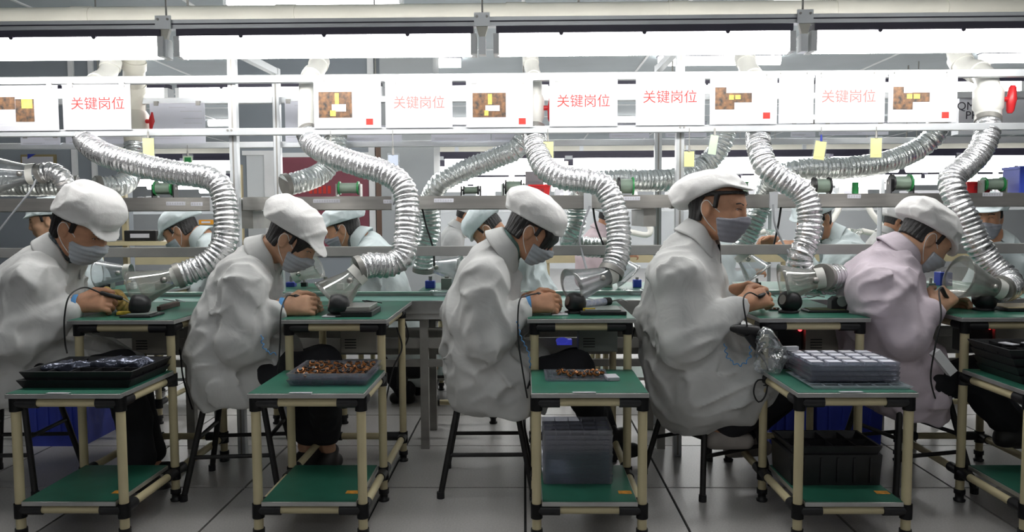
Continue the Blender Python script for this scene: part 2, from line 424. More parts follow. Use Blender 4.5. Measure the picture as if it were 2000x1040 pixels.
# main exhaust duct
YD, ZD = 3.95, 2.175
t = thing('exhaust_duct', 'long beige main exhaust duct running above the near tube lights', 'duct', (0, YD, ZD - 0.052))
MB().cyl((-4.2, YD, ZD), (4.2, YD, ZD), 0.052, seg=24).build('pipe', M_duct, t)
for px in (178, 570, 1010, 1320, 1640, 1850):
    x = xat(px, YD); MB().cyl((x - 0.05, YD, ZD), (x + 0.05, YD, ZD), 0.0555, seg=24).build('coupling', M_duct, t)
for px in (380, 1130, 1760):
    x = xat(px, YD); MB().cyl((x, YD, ZD + 0.05), (x, YD, 2.7), 0.006, seg=8).build('hanging_rod', M_steeld, t)

# ------------------------------------------------------------------ aluminium gantry over the conveyor
YG, YH = 3.64, 4.20
g = thing('overhead_frame', 'silver aluminium profile frame spanning over the conveyor', 'frame', (0, 3.9, 0))
pw = 0.038
posts_f = [xat(-400, YG), xat(462, YG), xat(1326, YG), xat(2190, YG)]
posts_b = [xat(-260, YH), xat(546, YH), xat(1284, YH), xat(2040, YH)]
def post(x, Y, z0, z1):
    p = MB().span((x - pw / 2, Y - pw / 2, z0), (x + pw / 2, Y + pw / 2, z1)).build('post', M_prof, g, bevel=0.003)
    MB().span((x - 0.004, Y - pw / 2 - 0.001, z0 + 0.01), (x + 0.004, Y - pw / 2 + 0.001, z1 - 0.01)).build('slot', M_steeld, p)
for x in posts_f: post(x, YG, 0, 1.96)
for x in posts_b: post(x, YH, 0, 1.96)
def rail(Y, z, h, name='rail', d=0.036, x0=-3.6, x1=3.6, m=None):
    return MB().span((x0, Y - d / 2, z - h / 2), (x1, Y + d / 2, z + h / 2)).build(name, m or M_prof, g, bevel=0.002)
YR = YG - 0.038
rail(YR, 1.795, 0.034); rail(YR, 1.553, 0.032)
rail(YH + 0.038, 1.795, 0.034); rail(YH + 0.038, 1.553, 0.032)
rail(YR, 0.992, 0.046, 'guard_rail', m=M_rail)
for a, b in zip(posts_f, posts_b):
    for z in (1.94,):
        mb = MB(); d = V((b - a, YH - YG, 0)); L = d.length; ang = math.atan2(d.y, d.x)
        mb.box(((a + b) / 2, (YG + YH) / 2, z), (L - 0.05, 0.034, 0.034), Matrix.Rotation(ang, 3, 'Z')).build('cross_rail', M_prof, g)
for x in posts_f:
    for z in (1.553, 1.795):
        for dx in (-0.009, 0.009):
            MB().cyl((x + dx, YR - 0.021, z + 0.006), (x + dx, YR - 0.018, z + 0.006), 0.005, seg=8).build('bolt', M_steeld, g)

# ------------------------------------------------------------------ steel shelf in three lengths between the posts
def shelf(xa, xb, label):
    t = thing('steel_shelf', label, 'shelf', ((xa + xb) / 2, 3.62, 1.19), 'steel shelf lengths above the conveyor')
    MB().span((xa, 3.70, 1.246), (xb, 4.16, 1.252)).build('shelf_top', M_steel, t)
    MB().span((xa, 3.692, 1.19), (xb, 3.70, 1.252)).build('front_lip', M_steel, t)
    MB().span((xa, 4.16, 1.19), (xb, 4.168, 1.252)).build('rear_lip', M_steel, t)
    return t
sh = [shelf(xat(-420, 3.7), xat(449, 3.7), 'brushed steel shelf holding the clear funnel and a green reel'),
      shelf(xat(476, 3.7), xat(1310, 3.7), 'long brushed steel shelf holding the small red bin and black-stand reels'),
      shelf(xat(1342, 3.7), xat(2180, 3.7), 'brushed steel shelf holding the blue box and the red bin beside a reel')]
def sticker(i, px0, px1, py, h=0.018):
    a = W(px0, py, 3.692); b = W(px1, py, 3.692)
    s_ = MB().span((a.x, 3.690, a.z - h / 2), (b.x, 3.692, a.z + h / 2)).build('label_strip', M_greyp, sh[i])
    n = int((b.x - a.x) / 0.012)
    for k in range(n):
        x = a.x + 0.004 + k * 0.012
        MB().span((x, 3.6893, a.z - h * 0.28), (x + 0.008, 3.690, a.z + h * 0.28)).build('print_mark', M_paper, s_)
for a in ((0, 325, 362, 398), (0, 373, 396, 399), (1, 612, 664, 393), (1, 749, 765, 394), (1, 848, 886, 392), (1, 1214, 1250, 388), (2, 1655, 1681, 384), (2, 1919, 1958, 380)): sticker(*a)
for i, px in ((0, 418), (1, 773), (1, 1148), (2, 1511)):
    x = xat(px, 3.68)
    MB().span((x - 0.019, 3.682, 1.185), (x + 0.019, 3.6915, 1.262)).build('clamp_plate', M_prof, sh[i])
# shelf brackets below the shelf by the rear posts
for i, px in ((1, 520), (1, 1252), (2, 1385)):
    x = xat(px, 4.0); MB().span((x - 0.03, 3.72, 1.10), (x + 0.03, 4.14, 1.186)).build('support_bracket', M_steeld, sh[i])

# ------------------------------------------------------------------ conveyor between the two rows of tables
t = thing('conveyor', 'long green belt conveyor with grey aluminium sides between the tables', 'conveyor', (0, 3.93, 0))
MB().span((-4.4, 3.745, 0.715), (4.4, 4.115, 0.728)).build('belt', M_belt, t)
MB().span((-4.4, 3.72, 0.652), (4.4, 3.745, 0.742)).build('side_rail', M_alu, t)
MB().span((-4.4, 3.715, 0.676), (4.4, 3.72, 0.682)).build('rail_groove', M_steeld, t)
MB().span((-4.4, 4.115, 0.652), (4.4, 4.14, 0.742)).build('side_rail', M_alu, t)
MB().span((-4.4, 4.110, 0.742), (4.4, 4.150, 0.750)).build('glass_edge', mat('pale_green_edge', (0.45, 0.62, 0.55), 0.2), t)
for px in (-150, 370, 828, 1290, 1782, 2150):
    x = xat(px, 3.8)
    for Y in (3.76, 4.10):
        MB().span((x - 0.02, Y - 0.02, 0.0), (x + 0.02, Y + 0.02, 0.652)).build('leg', M_steeld, t)
for Y in (3.76, 4.10):
    for z, h in ((0.60, 0.012), (0.53, 0.05), (0.43, 0.035)):
        MB().span((-4.4, Y - 0.012, z - h / 2), (4.4, Y + 0.012, z + h / 2)).build('cross_bar', M_steeld, t)

# ================================================================== work tables (near row): a raised top with a two-tier front shelf
YF, YM, YB = 2.65, 3.05, 3.56
TR = 0.0165
def work_table(xl, xr, label, Yf=YF, Ym=YM, Yb=YB, group='green-topped work tables of the near row', stickers=True):
    cx = (xl + xr) / 2
    t = thing('work_table', label, 'table', (cx, (Ym + Yb) / 2, 0), group)
    zt, zm, zb = 0.747, 0.542, 0.155
    sgn = 1 if Yb > Ym else -1
    for x in (xl, xr):
        for Y, zc in ((Yf, zm - 0.03), (Ym, zt - 0.03), (Yb, zt - 0.03)):
            lg = MB().cyl((x, Y, 0.045), (x, Y, zc), TR, seg=14).build('leg', M_beige, t)
            MB().lathe((x, Y, 0.0), (0, 0, 1), [(0, 0.021), (0.008, 0.023), (0.012, 0.016), (0.03, 0.016), (0.031, 0.021), (0.050, 0.021)], 14).build('foot', M_black, lg)
    def rail(a, b, sleeve=0.082):
        a = V(a); b = V(b); d = (b - a).normalized()
        r = MB().cyl(a, b, TR * 0.92, seg=14).build('rail', M_beige, t)
        for p, q in ((a, a + d * sleeve), (b, b - d * sleeve)):
            MB().cyl(p, q, TR * 1.22, seg=14).build('joint', M_black, r)
        for p in (a, b):
            MB().cyl(p - V((0, 0, 0.03)), p + V((0, 0, 0.022)), TR * 1.28, seg=14).build('joint', M_black, r)
    zr = {'t': zt - 0.036, 'm': zm - 0.038, 'b': zb - 0.036}
    rail((xl, Yf, zr['m']), (xr, Yf, zr['m'])); rail((xl, Yf, zr['b']), (xr, Yf, zr['b']))
    rail((xl, Ym, zr['t']), (xr, Ym, zr['t'])); rail((xl, Yb, zr['t']), (xr, Yb, zr['t']))
    rail((xl, Yb, zr['b']), (xr, Yb, zr['b']))
    for x in (xl, xr):
        rail((x, Yf, zr['m']), (x, Ym, zr['m']), 0.07); rail((x, Yf, zr['b']), (x, Ym, zr['b']), 0.07)
        rail((x, Ym, zr['t']), (x, Yb, zr['t']), 0.07); rail((x, Ym, zr['b']), (x, Yb, zr['b']), 0.07)
    def board(name, y0, y1, zc, ov):
        ya, yb = min(y0, y1), max(y0, y1)
        b = MB().span((xl - ov, ya, zc - 0.016), (xr + ov, yb, zc)).build(name, M_alu, t, bevel=0.0015)
        MB().span((xl - ov + 0.003, ya + 0.003, zc), (xr + ov - 0.003, yb - 0.003, zc + 0.002)).build('mat', M_green, b)
        return b
    board('tabletop', Ym - 0.03 * sgn, 3.69 if sgn > 0 else Yb + 0.03 * sgn, zt - 0.002, 0.03)
    m_ = board('shelf_board', Yf - 0.03 * sgn, Ym - 0.022 * sgn, zm - 0.002, 0.018)
    b_ = board('shelf_board', Yf - 0.022 * sgn, Ym - 0.022 * sgn, zb - 0.002, -0.018)
    if stickers:
        y = Yf
        MB().span((xr - 0.075, y + 0.055, zb), (xr - 0.028, y + 0.085, zb + 0.0008)).build('sticker', M_orange, b_)
        MB().span((cx - 0.06, Yf - 0.0285, zm), (cx + 0.02, Yf - 0.012, zm + 0.0008)).build('sticker', M_paper, m_)
    return t
TX = [(-1.80, -1.427), (-0.947, -0.575), (0.04, 0.411), (0.955, 1.332), (1.745, 2.12)]
TLAB = ['green-topped work table holding the black tray of bagged parts', 'green-topped work table holding the clear tray of copper coils',
        'green-topped work table with a tall clear tray stack on its bottom shelf', 'green-topped work table with stacked clear trays above a black crate',
        'green-topped work table with stacked black trays on its front shelf']
tables = [work_table(a, b, l) for (a, b), l in zip(TX, TLAB)]

# ------------------------------------------------------------------ stools
def stool(cx, cy, label, ang=0.0, seat_z=0.43, w=0.145, splay=0.045, group='black stools of the near row'):
    t = thing('stool', label, 'stool', (cx, cy, 0), group)
    R = Matrix.Rotation(ang, 3, 'Z'); c = V((cx, cy, 0))
    P = lambda x, y, z: c + R @ V((x, y, z))
    s_ = MB().lathe(P(0, 0, seat_z - 0.03), (0, 0, 1), [(0, 0.15), (0.004, 0.158), (0.022, 0.16), (0.03, 0.152), (0.031, 0.05)], 24).build('seat', M_black, t)
    foot = {}; top = {}
    for sx in (-1, 1):
        for sy in (-1, 1):
            a = P(sx * (w - 0.03), sy * (w - 0.03), seat_z - 0.03); b = P(sx * (w + splay), sy * (w + splay), 0.012)
            top[sx, sy] = a; foot[sx, sy] = b
            lg = MB().cyl(b, a, 0.0125, seg=10).build('leg', M_blackm, t)
            MB().cyl(b - V((0, 0, 0.012)), b + V((0, 0, 0.015)), 0.016, seg=10).build('foot_cap', M_black, lg)
    pt = lambda k, z: foot[k].lerp(top[k], (z - 0.012) / (seat_z - 0.042))
    ks = [(-1, -1), (1, -1), (1, 1), (-1, 1)]
    for i in range(4):
        z = 0.17 if i % 2 == 0 else 0.24
        MB().cyl(pt(ks[i], z), pt(ks[(i + 1) % 4], z), 0.009, seg=8).build('rung', M_blackm, t)
    return t
ST = [(8, 3.26, 0.05), (462, 3.25, 0.1), (950, 3.27, 0.02), (1385, 3.30, 0.5), (1775, 3.27, 0.25)]
SLAB = ['black stool of the worker behind the black tray of bags', 'black stool of the worker beside the tray of copper coils',
        'black stool of the worker beside the tall clear tray stack', 'black stool of the worker looking up from the table',
        'black stool of the worker in the pinkish coat']
stools = []
for (px, Y, a), l in zip(ST, SLAB): stools.append(stool(xat(px, Y), Y, l, a))

# ================================================================== people: smooth implicit surfaces meshed with surface nets
class Field:
    def __init__(s, lo, hi, h):
        s.lo = np.array(lo, dtype=np.float64); s.h = h
        s.n = np.maximum(4, np.ceil((np.array(hi) - s.lo) / h).astype(int) + 1)
        s.f = np.full(tuple(s.n), 1.0, dtype=np.float32)
    def sub(s, lo, hi):
        a = np.clip(np.floor((np.array(lo) - s.lo) / s.h).astype(int), 0, s.n); b = np.clip(np.ceil((np.array(hi) - s.lo) / s.h).astype(int) + 1, 0, s.n)
        if np.any(b <= a): return None, None
        ax = [(s.lo[i] + s.h * np.arange(a[i], b[i])).astype(np.float32) for i in range(3)]
        return (slice(a[0], b[0]), slice(a[1], b[1]), slice(a[2], b[2])), np.stack(np.meshgrid(*ax, indexing='ij'), -1)
    def op(s, lo, hi, fn, k=0.02, mode='add'):
        pad = k + 3 * s.h
        sl, P = s.sub(np.array(lo) - pad, np.array(hi) + pad)
        if sl is None: return
        d = fn(P); f = s.f[sl]
        if mode == 'cut': f = -f
        q = np.maximum(k - np.abs(f - d), 0) / max(k, 1e-6)
        r = np.minimum(f, d) - q * q * k * 0.25
        s.f[sl] = -r if mode == 'cut' else r
    def cone(s, a, b, ra, rb, k=0.03, ys=1.0, mode='add', yc=None):
        a = np.array(a, dtype=np.float64); b = np.array(b, dtype=np.float64); R = max(ra, rb)
        lo = np.minimum(a, b) - R * np.array([1, ys, 1]); hi = np.maximum(a, b) + R * np.array([1, ys, 1])
        def fn(P):
            ab = b - a; sc_ = np.array([1, 1 / ys, 1]); ab2 = ab * sc_
            p = (P - a) * sc_
            t = np.clip((p @ ab2) / max(1e-9, ab2 @ ab2), 0, 1)
            return np.linalg.norm(p - t[..., None] * ab2, axis=-1) - (ra + (rb - ra) * t)
        s.op(lo, hi, fn, k, mode)
    def ell(s, c, r, k=0.03, rot=None, mode='add'):
        c = np.array(c, dtype=np.float64); r = np.array(r, dtype=np.float64); R = r.max()
        A = None if rot is None else np.array(rot)
        def fn(P):
            p = P - c
            if A is not None: p = p @ A
            k0 = np.linalg.norm(p / r, axis=-1); k1 = np.linalg.norm(p / (r * r), axis=-1)
            return k0 * (k0 - 1) / np.maximum(k1, 1e-6)
        ext = np.abs(A) @ r if A is not None else r
        s.op(c - ext, c + ext, fn, k, mode)
    def disp(s, fn):
        ax = [(s.lo[i] + s.h * np.arange(s.n[i])).astype(np.float32) for i in range(3)]
        m = np.abs(s.f) < 0.05
        idx = np.argwhere(m)
        P = np.stack([ax[i][idx[:, i]] for i in range(3)], -1)
        s.f[m] += fn(P).astype(np.float32)
    def mesh(s):
        f = s.f; a = f < 0
        n = f.shape
        c = np.zeros([m - 1 for m in n], dtype=np.int8)
        offs = [(i, j, k) for i in (0, 1) for j in (0, 1) for k in (0, 1)]
        sh_ = lambda A, o: A[o[0]:o[0] + n[0] - 1, o[1]:o[1] + n[1] - 1, o[2]:o[2] + n[2] - 1]
        for o in offs: c += sh_(a, o)
        act = (c > 0) & (c < 8)
        ii = np.argwhere(act)
        idx = np.full(act.shape, -1, dtype=np.int64); idx[act] = np.arange(len(ii))
        pos = np.zeros((len(ii), 3)); cnt = np.zeros(len(ii))
        val = {o: f[ii[:, 0] + o[0], ii[:, 1] + o[1], ii[:, 2] + o[2]].astype(np.float64) for o in offs}
        for o in offs:
            for ax in range(3):
                if o[ax]: continue
                p = list(o); p[ax] = 1; p = tuple(p)
                va, vb = val[o], val[p]; mk = (va < 0) != (vb < 0)
                t = np.where(mk, va / np.where(mk, va - vb, 1), 0)
                q = np.array(o, dtype=np.float64)[None, :].repeat(len(ii), 0); q[:, ax] += t
                pos[mk] += q[mk]; cnt[mk] += 1
        pos = (pos / cnt[:, None] + ii) * s.h + s.lo
        faces = []
        for ax in range(3):
            u, w = (ax + 1) % 3, (ax + 2) % 3
            sa = [slice(None)] * 3; sb = [slice(None)] * 3
            sa[ax] = slice(0, n[ax] - 1); sb[ax] = slice(1, n[ax])
            A = a[tuple(sa)]; B = a[tuple(sb)]
            e = np.argwhere(A != B)
            e = e[(e[:, u] > 0) & (e[:, w] > 0) & (e[:, u] < n[u] - 1) & (e[:, w] < n[w] - 1)]
            inside = A[e[:, 0], e[:, 1], e[:, 2]]
            def cell(du, dw):
                q = e.copy(); q[:, u] -= du; q[:, w] -= dw
                return idx[q[:, 0], q[:, 1], q[:, 2]]
            Q = np.stack([cell(1, 1), cell(0, 1), cell(0, 0), cell(1, 0)], 1)
            Q[~inside] = Q[~inside][:, ::-1]
            faces.append(Q)
        Fc = np.concatenate(faces)
        return pos, Fc[(Fc >= 0).all(1)]
def mesh_obj(name, pos, faces, m, parent, local=False, smooth_iter=1):
    if smooth_iter:
        e = np.concatenate([faces[:, [0, 1]], faces[:, [1, 2]], faces[:, [2, 3]], faces[:, [3, 0]]])
        for _ in range(smooth_iter):
            acc = np.zeros_like(pos); cn = np.zeros(len(pos))
            for i, j in ((0, 1), (1, 0)):
                np.add.at(acc, e[:, i], pos[e[:, j]]); np.add.at(cn, e[:, i], 1)
            pos = pos * 0.5 + 0.5 * acc / np.maximum(cn, 1)[:, None]
    me = bpy.data.meshes.new(name)
    if parent is not None and not local: pos = pos - np.array(org(parent))
    nv, nf = len(pos), len(faces)
    me.vertices.add(nv); me.vertices.foreach_set('co', pos.astype(np.float32).ravel())
    me.loops.add(nf * 4); me.loops.foreach_set('vertex_index', faces.astype(np.int32).ravel())
    me.polygons.add(nf); me.polygons.foreach_set('loop_start', np.arange(0, nf * 4, 4, dtype=np.int32))
    me.polygons.foreach_set('use_smooth', np.ones(nf, dtype=bool))
    me.update(calc_edges=True)
    return link_mesh(name, me, m, parent)

def waves(seed, freq, n=5):
    g = np.random.RandomState(seed)
    K = g.normal(size=(n, 3)); K /= np.linalg.norm(K, axis=1)[:, None]; K *= freq * g.uniform(0.6, 1.5, size=(n, 1)); ph = g.uniform(0, 6.28, n)
    return lambda P: np.sin(P @ K.T + ph).mean(-1)
_LAT = np.random.RandomState(99).uniform(0, 1, (32, 32, 32)).astype(np.float32)
def vnoise(Q):
    i = np.floor(Q).astype(int); f = (Q - i).astype(np.float32); f = f * f * (3 - 2 * f); out = 0
    for dx in (0, 1):
        wx = f[:, 0] if dx else 1 - f[:, 0]
        for dy in (0, 1):
            wy = f[:, 1] if dy else 1 - f[:, 1]
            for dz in (0, 1):
                wz = f[:, 2] if dz else 1 - f[:, 2]
                out = out + wx * wy * wz * _LAT[(i[:, 0] + dx) % 32, (i[:, 1] + dy) % 32, (i[:, 2] + dz) % 32]
    return out
def folds(seed, amp, freq=11.0, dirs=None):
    """cloth folds: long irregular ridges of stretched noise; dirs run along the folds"""
    if dirs is None: dirs = [(0.50, 0.2, 0.85), (-0.62, 0.2, 0.75), (0.9, 0.1, 0.35)]
    g = np.random.RandomState(seed); offs = g.uniform(0, 31, (len(dirs) + 1, 3))
    fr = []
    for d in dirs:
        d = np.array(d) / np.linalg.norm(d); b_ = np.cross(d, (0.3, 0.9, 0.2)); b_ /= np.linalg.norm(b_); fr.append((d, b_, np.cross(d, b_)))
    def fn(P):
        out = 0
        for i, (d, b_, c_) in enumerate(fr):
            f = freq * (0.8 + 0.35 * i)
            n = vnoise(np.stack([P @ d * f * 0.32, P @ b_ * f, P @ c_ * f], -1) + offs[i])
            r = np.clip(1 - np.abs(2 * n - 1) * 1.7, 0, 1) ** 1.3
            n2 = vnoise(P * freq * 0.5 + offs[i] + 7)
            out = out + (r - 0.25) * np.clip((n2 - 0.30) * 3.0, 0, 1) * (1.0 if i == 0 else 0.75)
        return -amp * out
    return fn

# ---------------------------------------------------------------- the head, in its own frame: +x face, +z crown
def rotm(m): return np.array([[m[i][j] for j in range(3)] for i in range(3)])
def add_head(Fd, o, R, sc_=1.0, ears=True):
    o = np.array(o); R = np.array(R)
    P = lambda x, y, z: o + R @ (np.array((x, y, z)) * sc_)
    E = lambda c, r, k, rot=None, mode='add': Fd.ell(P(*c), np.array(r) * sc_, k * sc_, R if rot is None else R @ rot, mode)
    C = lambda a, b, ra, rb, k: Fd.cone(P(*a), P(*b), ra * sc_, rb * sc_, k * sc_)
    E((-0.012, 0, 0.035), (0.099, 0.077, 0.09), 0.03)
    E((0.03, 0, -0.015), (0.062, 0.063, 0.085), 0.04)
    E((0.045, 0, -0.078), (0.042, 0.044, 0.030), 0.04)
    C((-0.005, 0.045, -0.045), (0.05, 0.03, -0.085), 0.024, 0.02, 0.03); C((-0.005, -0.045, -0.045), (0.05, -0.03, -0.085), 0.024, 0.02, 0.03)
    E((0.068, 0, 0.028), (0.020, 0.048, 0.013), 0.02)
    for sy in (-1, 1):
        E((0.093, sy * 0.033, 0.006), (0.0085, 0.015, 0.008), 0.010, mode='cut')
        E((0.058, sy * 0.042, -0.028), (0.026, 0.022, 0.022), 0.03)
        if not ears: continue
        rt = np.array(Matrix.Rotation(-0.25, 3, 'Y'))
        E((-0.016, sy * 0.080, -0.004), (0.021, 0.012, 0.036), 0.008, rt)
        E((-0.010, sy * 0.092, -0.002), (0.012, 0.006, 0.022), 0.004, rt, 'cut')
    C((0.082, 0, 0.020), (0.104, 0, -0.028), 0.011, 0.0135, 0.018)
    for sy in (-1, 1): E((0.098, sy * 0.013, -0.034), (0.011, 0.009, 0.008), 0.008)
    E((0.091, 0, -0.058), (0.011, 0.022, 0.006), 0.008); E((0.089, 0, -0.070), (0.011, 0.02, 0.007), 0.008)
I3 = np.eye(3)
def local_head(h=0.004):
    Fd = Field((-0.16, -0.13, -0.16), (0.17, 0.13, 0.17), h); add_head(Fd, (0, 0, 0), I3, 1.0, False)
    Fd.cone((-0.035, 0, -0.04), (-0.06, 0, -0.16), 0.055, 0.055, 0.03)
    return Fd
_HF = local_head()
def surf_x(y, z):
    """x of the face surface at (y, z)"""
    j = int(round((y - _HF.lo[1]) / _HF.h)); k = int(round((z - _HF.lo[2]) / _HF.h)); col = _HF.f[:, j, k]
    i = np.where(col < 0)[0].max(); q = col[i] / (col[i] - col[i + 1])
    return float(_HF.lo[0] + (i + q) * _HF.h)
def head_shell(off, region, h=0.004):
    """cloth or hair lying on the head: the head surface pushed out by off, kept only inside region(P) < 0"""
    Fd = Field(_HF.lo, _HF.lo + (_HF.n - 1) * _HF.h, _HF.h)
    ax = [(Fd.lo[i] + Fd.h * np.arange(Fd.n[i])).astype(np.float32) for i in range(3)]
    P = np.stack(np.meshgrid(*ax, indexing='ij'), -1)
    Fd.f = np.maximum(_HF.f[:Fd.n[0], :Fd.n[1], :Fd.n[2]] - (off(P) if callable(off) else off), region(P)).astype(np.float32)
    return Fd.mesh()
def _mask_region(P):
    x, y, z = P[..., 0], P[..., 1], P[..., 2]
    top = z - (-0.012 - 0.25 * np.abs(y)); bot = -(z + 0.118); back = 0.034 - 0.15 * (z + 0.06) - x
    return np.maximum(np.maximum(top, bot), back)
def _mask_off(P):
    z = P[..., 2]
    return 0.0075 + 0.0016 * np.sin(z * 320) + 0.006 * np.exp(-((z + 0.045) / 0.03) ** 2)
MASK = head_shell(_mask_off, _mask_region)
def hair_region(front, nape, side, top=0.058, slope=0.10):
    def fn(P):
        x, y, z = P[..., 0], P[..., 1], P[..., 2]
        a = np.maximum(front - (z - 0.25 * (x - 0.05)), -10)          # above the hairline
        b = np.maximum(x + 0.030, nape - z)                            # back of the head down to the nape
        c = np.maximum(np.maximum(np.abs(x - 0.018) - 0.008, side + 0.004 - z), 0.04 - np.abs(y))   # sideburn
        return np.maximum(np.minimum(np.minimum(a, b), c), z - (top + slope * x))
    return fn
def hair_off(P): return 0.010 + 0.002 * np.sin(P[..., 1] * 300 + P[..., 2] * 60) * np.sin(P[..., 0] * 180)
HAIR = {'short': head_shell(hair_off, hair_region(0.055, -0.035, -0.005)),
        'open': head_shell(lambda P: hair_off(P) + 0.003, hair_region(0.056, -0.055, -0.004, 0.060, 0.20)),
        'full': head_shell(lambda P: hair_off(P) + 0.004, hair_region(0.044, -0.055, -0.006))}
def fringe_mesh(seed, fx=0.080, fz=0.0):
    """loose hair hanging over the forehead"""
    Fd = Field((0.0, -0.11, -0.06), (0.17, 0.11, 0.10), 0.004); g = np.random.RandomState(seed)
    for i in range(15):
        y = -0.072 + 0.0103 * i
        x0 = fx - 5.5 * y * y
        a = (x0 - 0.01, y, 0.075); b = (x0 + 0.012, y * 1.0, 0.032); c = (x0 + 0.012 + g.uniform(-0.006, 0.006), y * 1.05 + g.uniform(-0.006, 0.006), -0.012 + fz + g.uniform(-0.016, 0.016))
        Fd.cone(a, b, 0.016, 0.014, 0.008); Fd.cone(b, c, 0.014, 0.003, 0.008); Fd.cone((x0 - 0.03, y, 0.06), b, 0.012, 0.010, 0.008)
    return Fd.mesh()
def cap_mesh(seed, puff=(0.0, 0.0), tall=0.0, brim=0.0, wide=0.0, brimlen=1.0):
    Fd = Field((-0.22, -0.18, -0.06), (0.24, 0.18, 0.27), 0.0045)
    ry = lambda a: np.array(Matrix.Rotation(a, 3, 'Y'))
    Fd.ell((-0.016 + puff[0], 0, 0.082 + puff[1]), (0.128 + wide, 0.112 + wide, 0.074 + tall), 0.03, ry(-0.06))
    Fd.ell((-0.050 + puff[0] * 1.5, 0, 0.070 + puff[1]), (0.092 + wide, 0.100 + wide, 0.070 + tall * 0.7), 0.03)
    Fd.ell((-0.010, 0, 0.042), (0.120, 0.098, 0.060), 0.03)
    Fd.disp(folds(seed, 0.010, 15, [(0.75, 0.2, 0.6), (0.2, 0.9, 0.3), (0.9, -0.3, 0.1)]))
    ax = [(Fd.lo[i] + Fd.h * np.arange(Fd.n[i])).astype(np.float32) for i in range(3)]
    X, Z = np.meshgrid(ax[0], ax[2], indexing='ij')
    Fd.f = np.maximum(Fd.f, ((0.040 + 0.13 * X) - Z)[:, None, :].astype(np.float32))
    bl = 0.072 * brimlen
    Fd.ell((0.082, 0, 0.053 - brim * 0.010), (bl, 0.080, 0.0085), 0.015, ry(0.20 + brim))
    return Fd.mesh()
CAPS = {}
def get_cap(key):
    if key not in CAPS:
        CAPS[key] = cap_mesh(*key)
    return CAPS[key]

# ---------------------------------------------------------------- hands
def add_hand(Fd, wrist, d, n, side, curl=(0.5, 0.7, 0.5), size=1.0, spread=1.0, thumb=0.6):
    """wrist point, d towards the knuckles, n out of the palm, side +1/-1 where the thumb lies along cross(d, n)"""
    w = V(wrist); d = V(d).normalized(); n = (V(n) - d * V(n).dot(d)).normalized(); s_ = d.cross(n) * side; z = size
    Fd.cone(w - d * 0.03, w + d * 0.02 * z, 0.026, 0.027, 0.02)
    for q, r in ((-0.026, 0.0135), (-0.009, 0.0145), (0.009, 0.0145), (0.026, 0.014)):
        Fd.cone(w + s_ * q * 0.6 * z, w + d * 0.082 * z + s_ * q * z, 0.018 * z, r * z, 0.016)
    for q, L, kk in ((0.028, 0.070, 0.0), (0.010, 0.078, 0.06), (-0.009, 0.072, 0.12), (-0.027, 0.058, 0.18)):
        p = w + d * 0.085 * z + s_ * q * z; a = 0.0; dr = (d + s_ * q * 3 * spread).normalized(); r = 0.0098 * z
        for seg, frac in enumerate((0.44, 0.32, 0.24)):
            a += curl[seg] + kk
            v = dr * math.cos(a) + n * math.sin(a)
            p2 = p + v * L * frac * z
            Fd.cone(p, p2, r, r * 0.92, 0.004); p = p2; r *= 0.92
    p = w + d * 0.022 * z + s_ * 0.026 * z
    v1 = (d * 0.72 + s_ * 0.62 + n * 0.35 * thumb).normalized(); p2 = p + v1 * 0.042 * z
    v2 = (d * 0.85 + s_ * 0.1 + n * 0.75 * thumb).normalized(); p3 = p2 + v2 * 0.032 * z
    v3 = (d * 0.9 - s_ * 0.2 + n * 0.6 * thumb).normalized(); p4 = p3 + v3 * 0.026 * z
    Fd.cone(p, p2, 0.015 * z, 0.0125 * z, 0.012); Fd.cone(p2, p3, 0.0125 * z, 0.0108 * z, 0.004); Fd.cone(p3, p4, 0.0108 * z, 0.009 * z, 0.004)

def bbox(pts, pad):
    a = np.array([list(p) for p in pts]); return a.min(0) - pad, a.max(0) + pad

